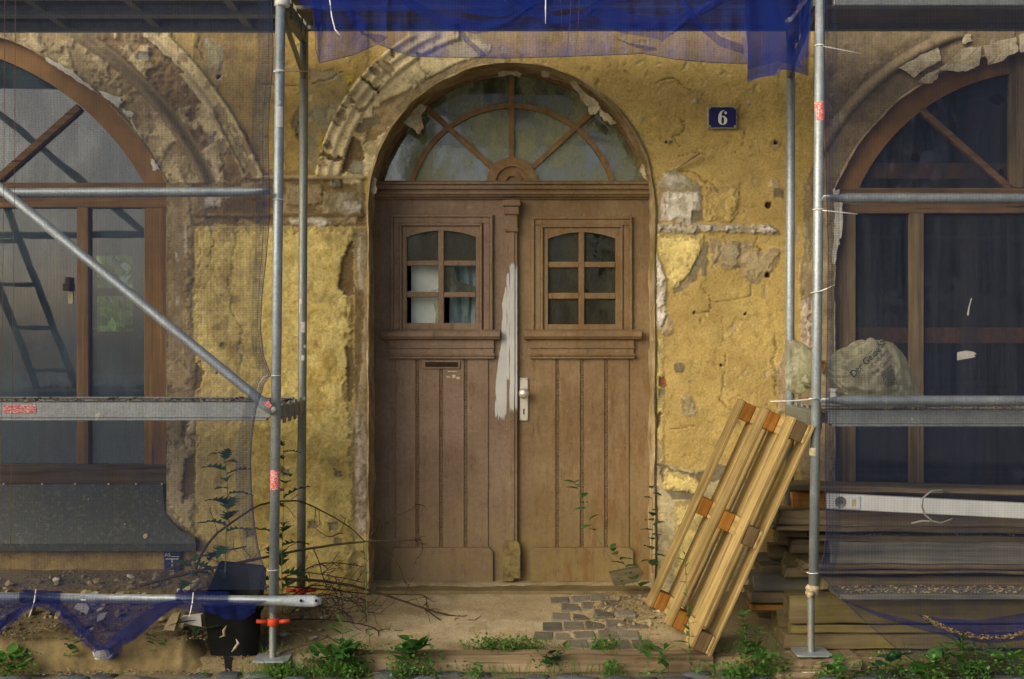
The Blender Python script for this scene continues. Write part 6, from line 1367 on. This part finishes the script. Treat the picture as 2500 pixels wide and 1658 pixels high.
slab([(1566,1500),(1610,1488),(1612,1500),(1588,1512),(1560,1510)], 6.62, .12, 'flat pale plaster slab beside the pallet', .03, 'flake'); slab([(1535,1520),(1588,1512),(1592,1520),(1560,1526)], 6.50, .1, 'second flat plaster slab nearer the paving bricks', .03, 'rubble')
slab([(418,1500),(438,1498),(425,1540),(398,1538)], 6.12, .1, 'brown brick fragment leaning on the kerb beside the tub', .05, 'reveal'); slab([(440,1508),(490,1502),(492,1530),(462,1525),(445,1518)], 6.18, .1, 'white plaster block beside the tub', .05, 'rubble_w')
slab([(190,1470),(205,1466),(218,1485),(212,1500),(195,1492),(180,1485)], 6.2, .05, 'white plaster lump under the sagging net', .05, 'rubble_w'); slab([(225,1590),(262,1586),(275,1600),(262,1612),(232,1610)], 5.92, .02, 'stone wrapped in the lowest fold of the sagging net', .04, 'rubble_w')
slab([(240,1500),(262,1495),(252,1512),(236,1518)], 6.15, .08, 'pale plaster flake on the heap under the net', .02, 'rubble_w')
m = MB(); m.tube([P(448,1446,6.5), P(470,1430,6.52), P(488,1416,6.55)], [.018,.02,.017], 9); m.obj('plaster_stick', M['flake'], None, True, 'pale length of broken rod on the heap beside the tub', 'rod')
def heap(): 
    X = random.uniform(-2.75, -1.15); Y = random.uniform(6.12, 6.95); return Vector((X, Y, gzs(X, Y))), 0
crumbs('gravel', 3200, heap, 'rubble', 'fine plaster gravel covering the heap below the left window', (.004,.013))
def kerbtop():
    X = random.uniform(-2.7, -1.3); Y = random.uniform(5.9, 6.2); return Vector((X, Y, .14 if 6.02 < Y < 6.17 and X < -1.5 else (gzs(X, Y) if Y > 6.17 or X > -1.5 else .0))), 0
crumbs('gravel', 1500, kerbtop, 'rubble', 'plaster crumbs spilled over the stone kerb and gutter', (.003,.011))
def dust():
    X = random.gauss(.62,.14); Y = random.gauss(6.66,.16); return Vector((X, min(Y, 6.98), gzs(X, Y))), 0
crumbs('gravel', 1300, dust, 'chips', 'pale wood chips and sawdust beside the pallet', (.003,.011))
def foot():
    X = random.uniform(-1.2, 2.9); Y = random.uniform(6.0, 6.9); return Vector((X, Y, gzs(X, Y))), 0
crumbs('gravel', 1400, foot, 'rubble', 'scattered grit on the sandy pavement before the house', (.002,.006))

# ------------------------------------------------------------ across the street, seen only in the window panes
def tree(x, y, h, r, label, seed, n=5200, trunk=.16, lm='tree_leaf', ls=1.):
    rr = random.Random(seed); rt = thing('street_tree', label, 'tree', (x, y, 0)); m = MB(); m.tube([(x, y, 0), (x+.1, y, h*.35), (x-.1, y+.1, h*.8)], [trunk, trunk*.8, trunk*.2], 10)
    for k in range(6): a = rr.uniform(0,6.28); m.tube([(x, y, h*(.35+.06*k)), (x+math.cos(a)*r*.7, y+math.sin(a)*r*.7, h*(.55+.06*k))], [trunk*.4, .02], 6)
    m.obj('trunk', M['bark'], rt, True); m = MB(); cl = [Vector((x+rr.gauss(0,r*.5), y+rr.gauss(0,r*.5), h*rr.uniform(.35,1.))) for _ in range(26)]
    for k in range(n):
        c = rr.choice(cl)+Vector((rr.gauss(0,r*.22), rr.gauss(0,r*.22), rr.gauss(0,r*.2))); s = rr.uniform(.10,.20)*ls; R_ = Euler((rr.uniform(0,6), rr.uniform(0,6), rr.uniform(0,6))).to_matrix(); m.add([c+R_ @ Vector(v)*s for v in ((-1,-.5,0),(0,-.7,0),(1,0,0),(0,.7,.1))], [(0,1,2,3)])
    m.obj('crown', M[lm], rt)
tree(8.3, -8., 9., 3.2, 'dark broad street tree opposite the right shop window', 1); tree(12.5, -9., 10., 3.4, 'second dark street tree opposite the right window', 2); tree(4.8, -11., 8., 2.4, 'smaller street tree opposite the door', 4, 3000); tree(-5.7, 17.6, 4.2, 1.3, 'bright green sunlit tree seen through the back window behind the shop', 3, 7000, .08, 'young_leaf', .6)
m = MB(); m.box((3,-13.2,0), (30,-13,1.5), .02); m.obj('garden_wall', M['garden'], None, False, 'low pale garden wall across the street', 'wall')
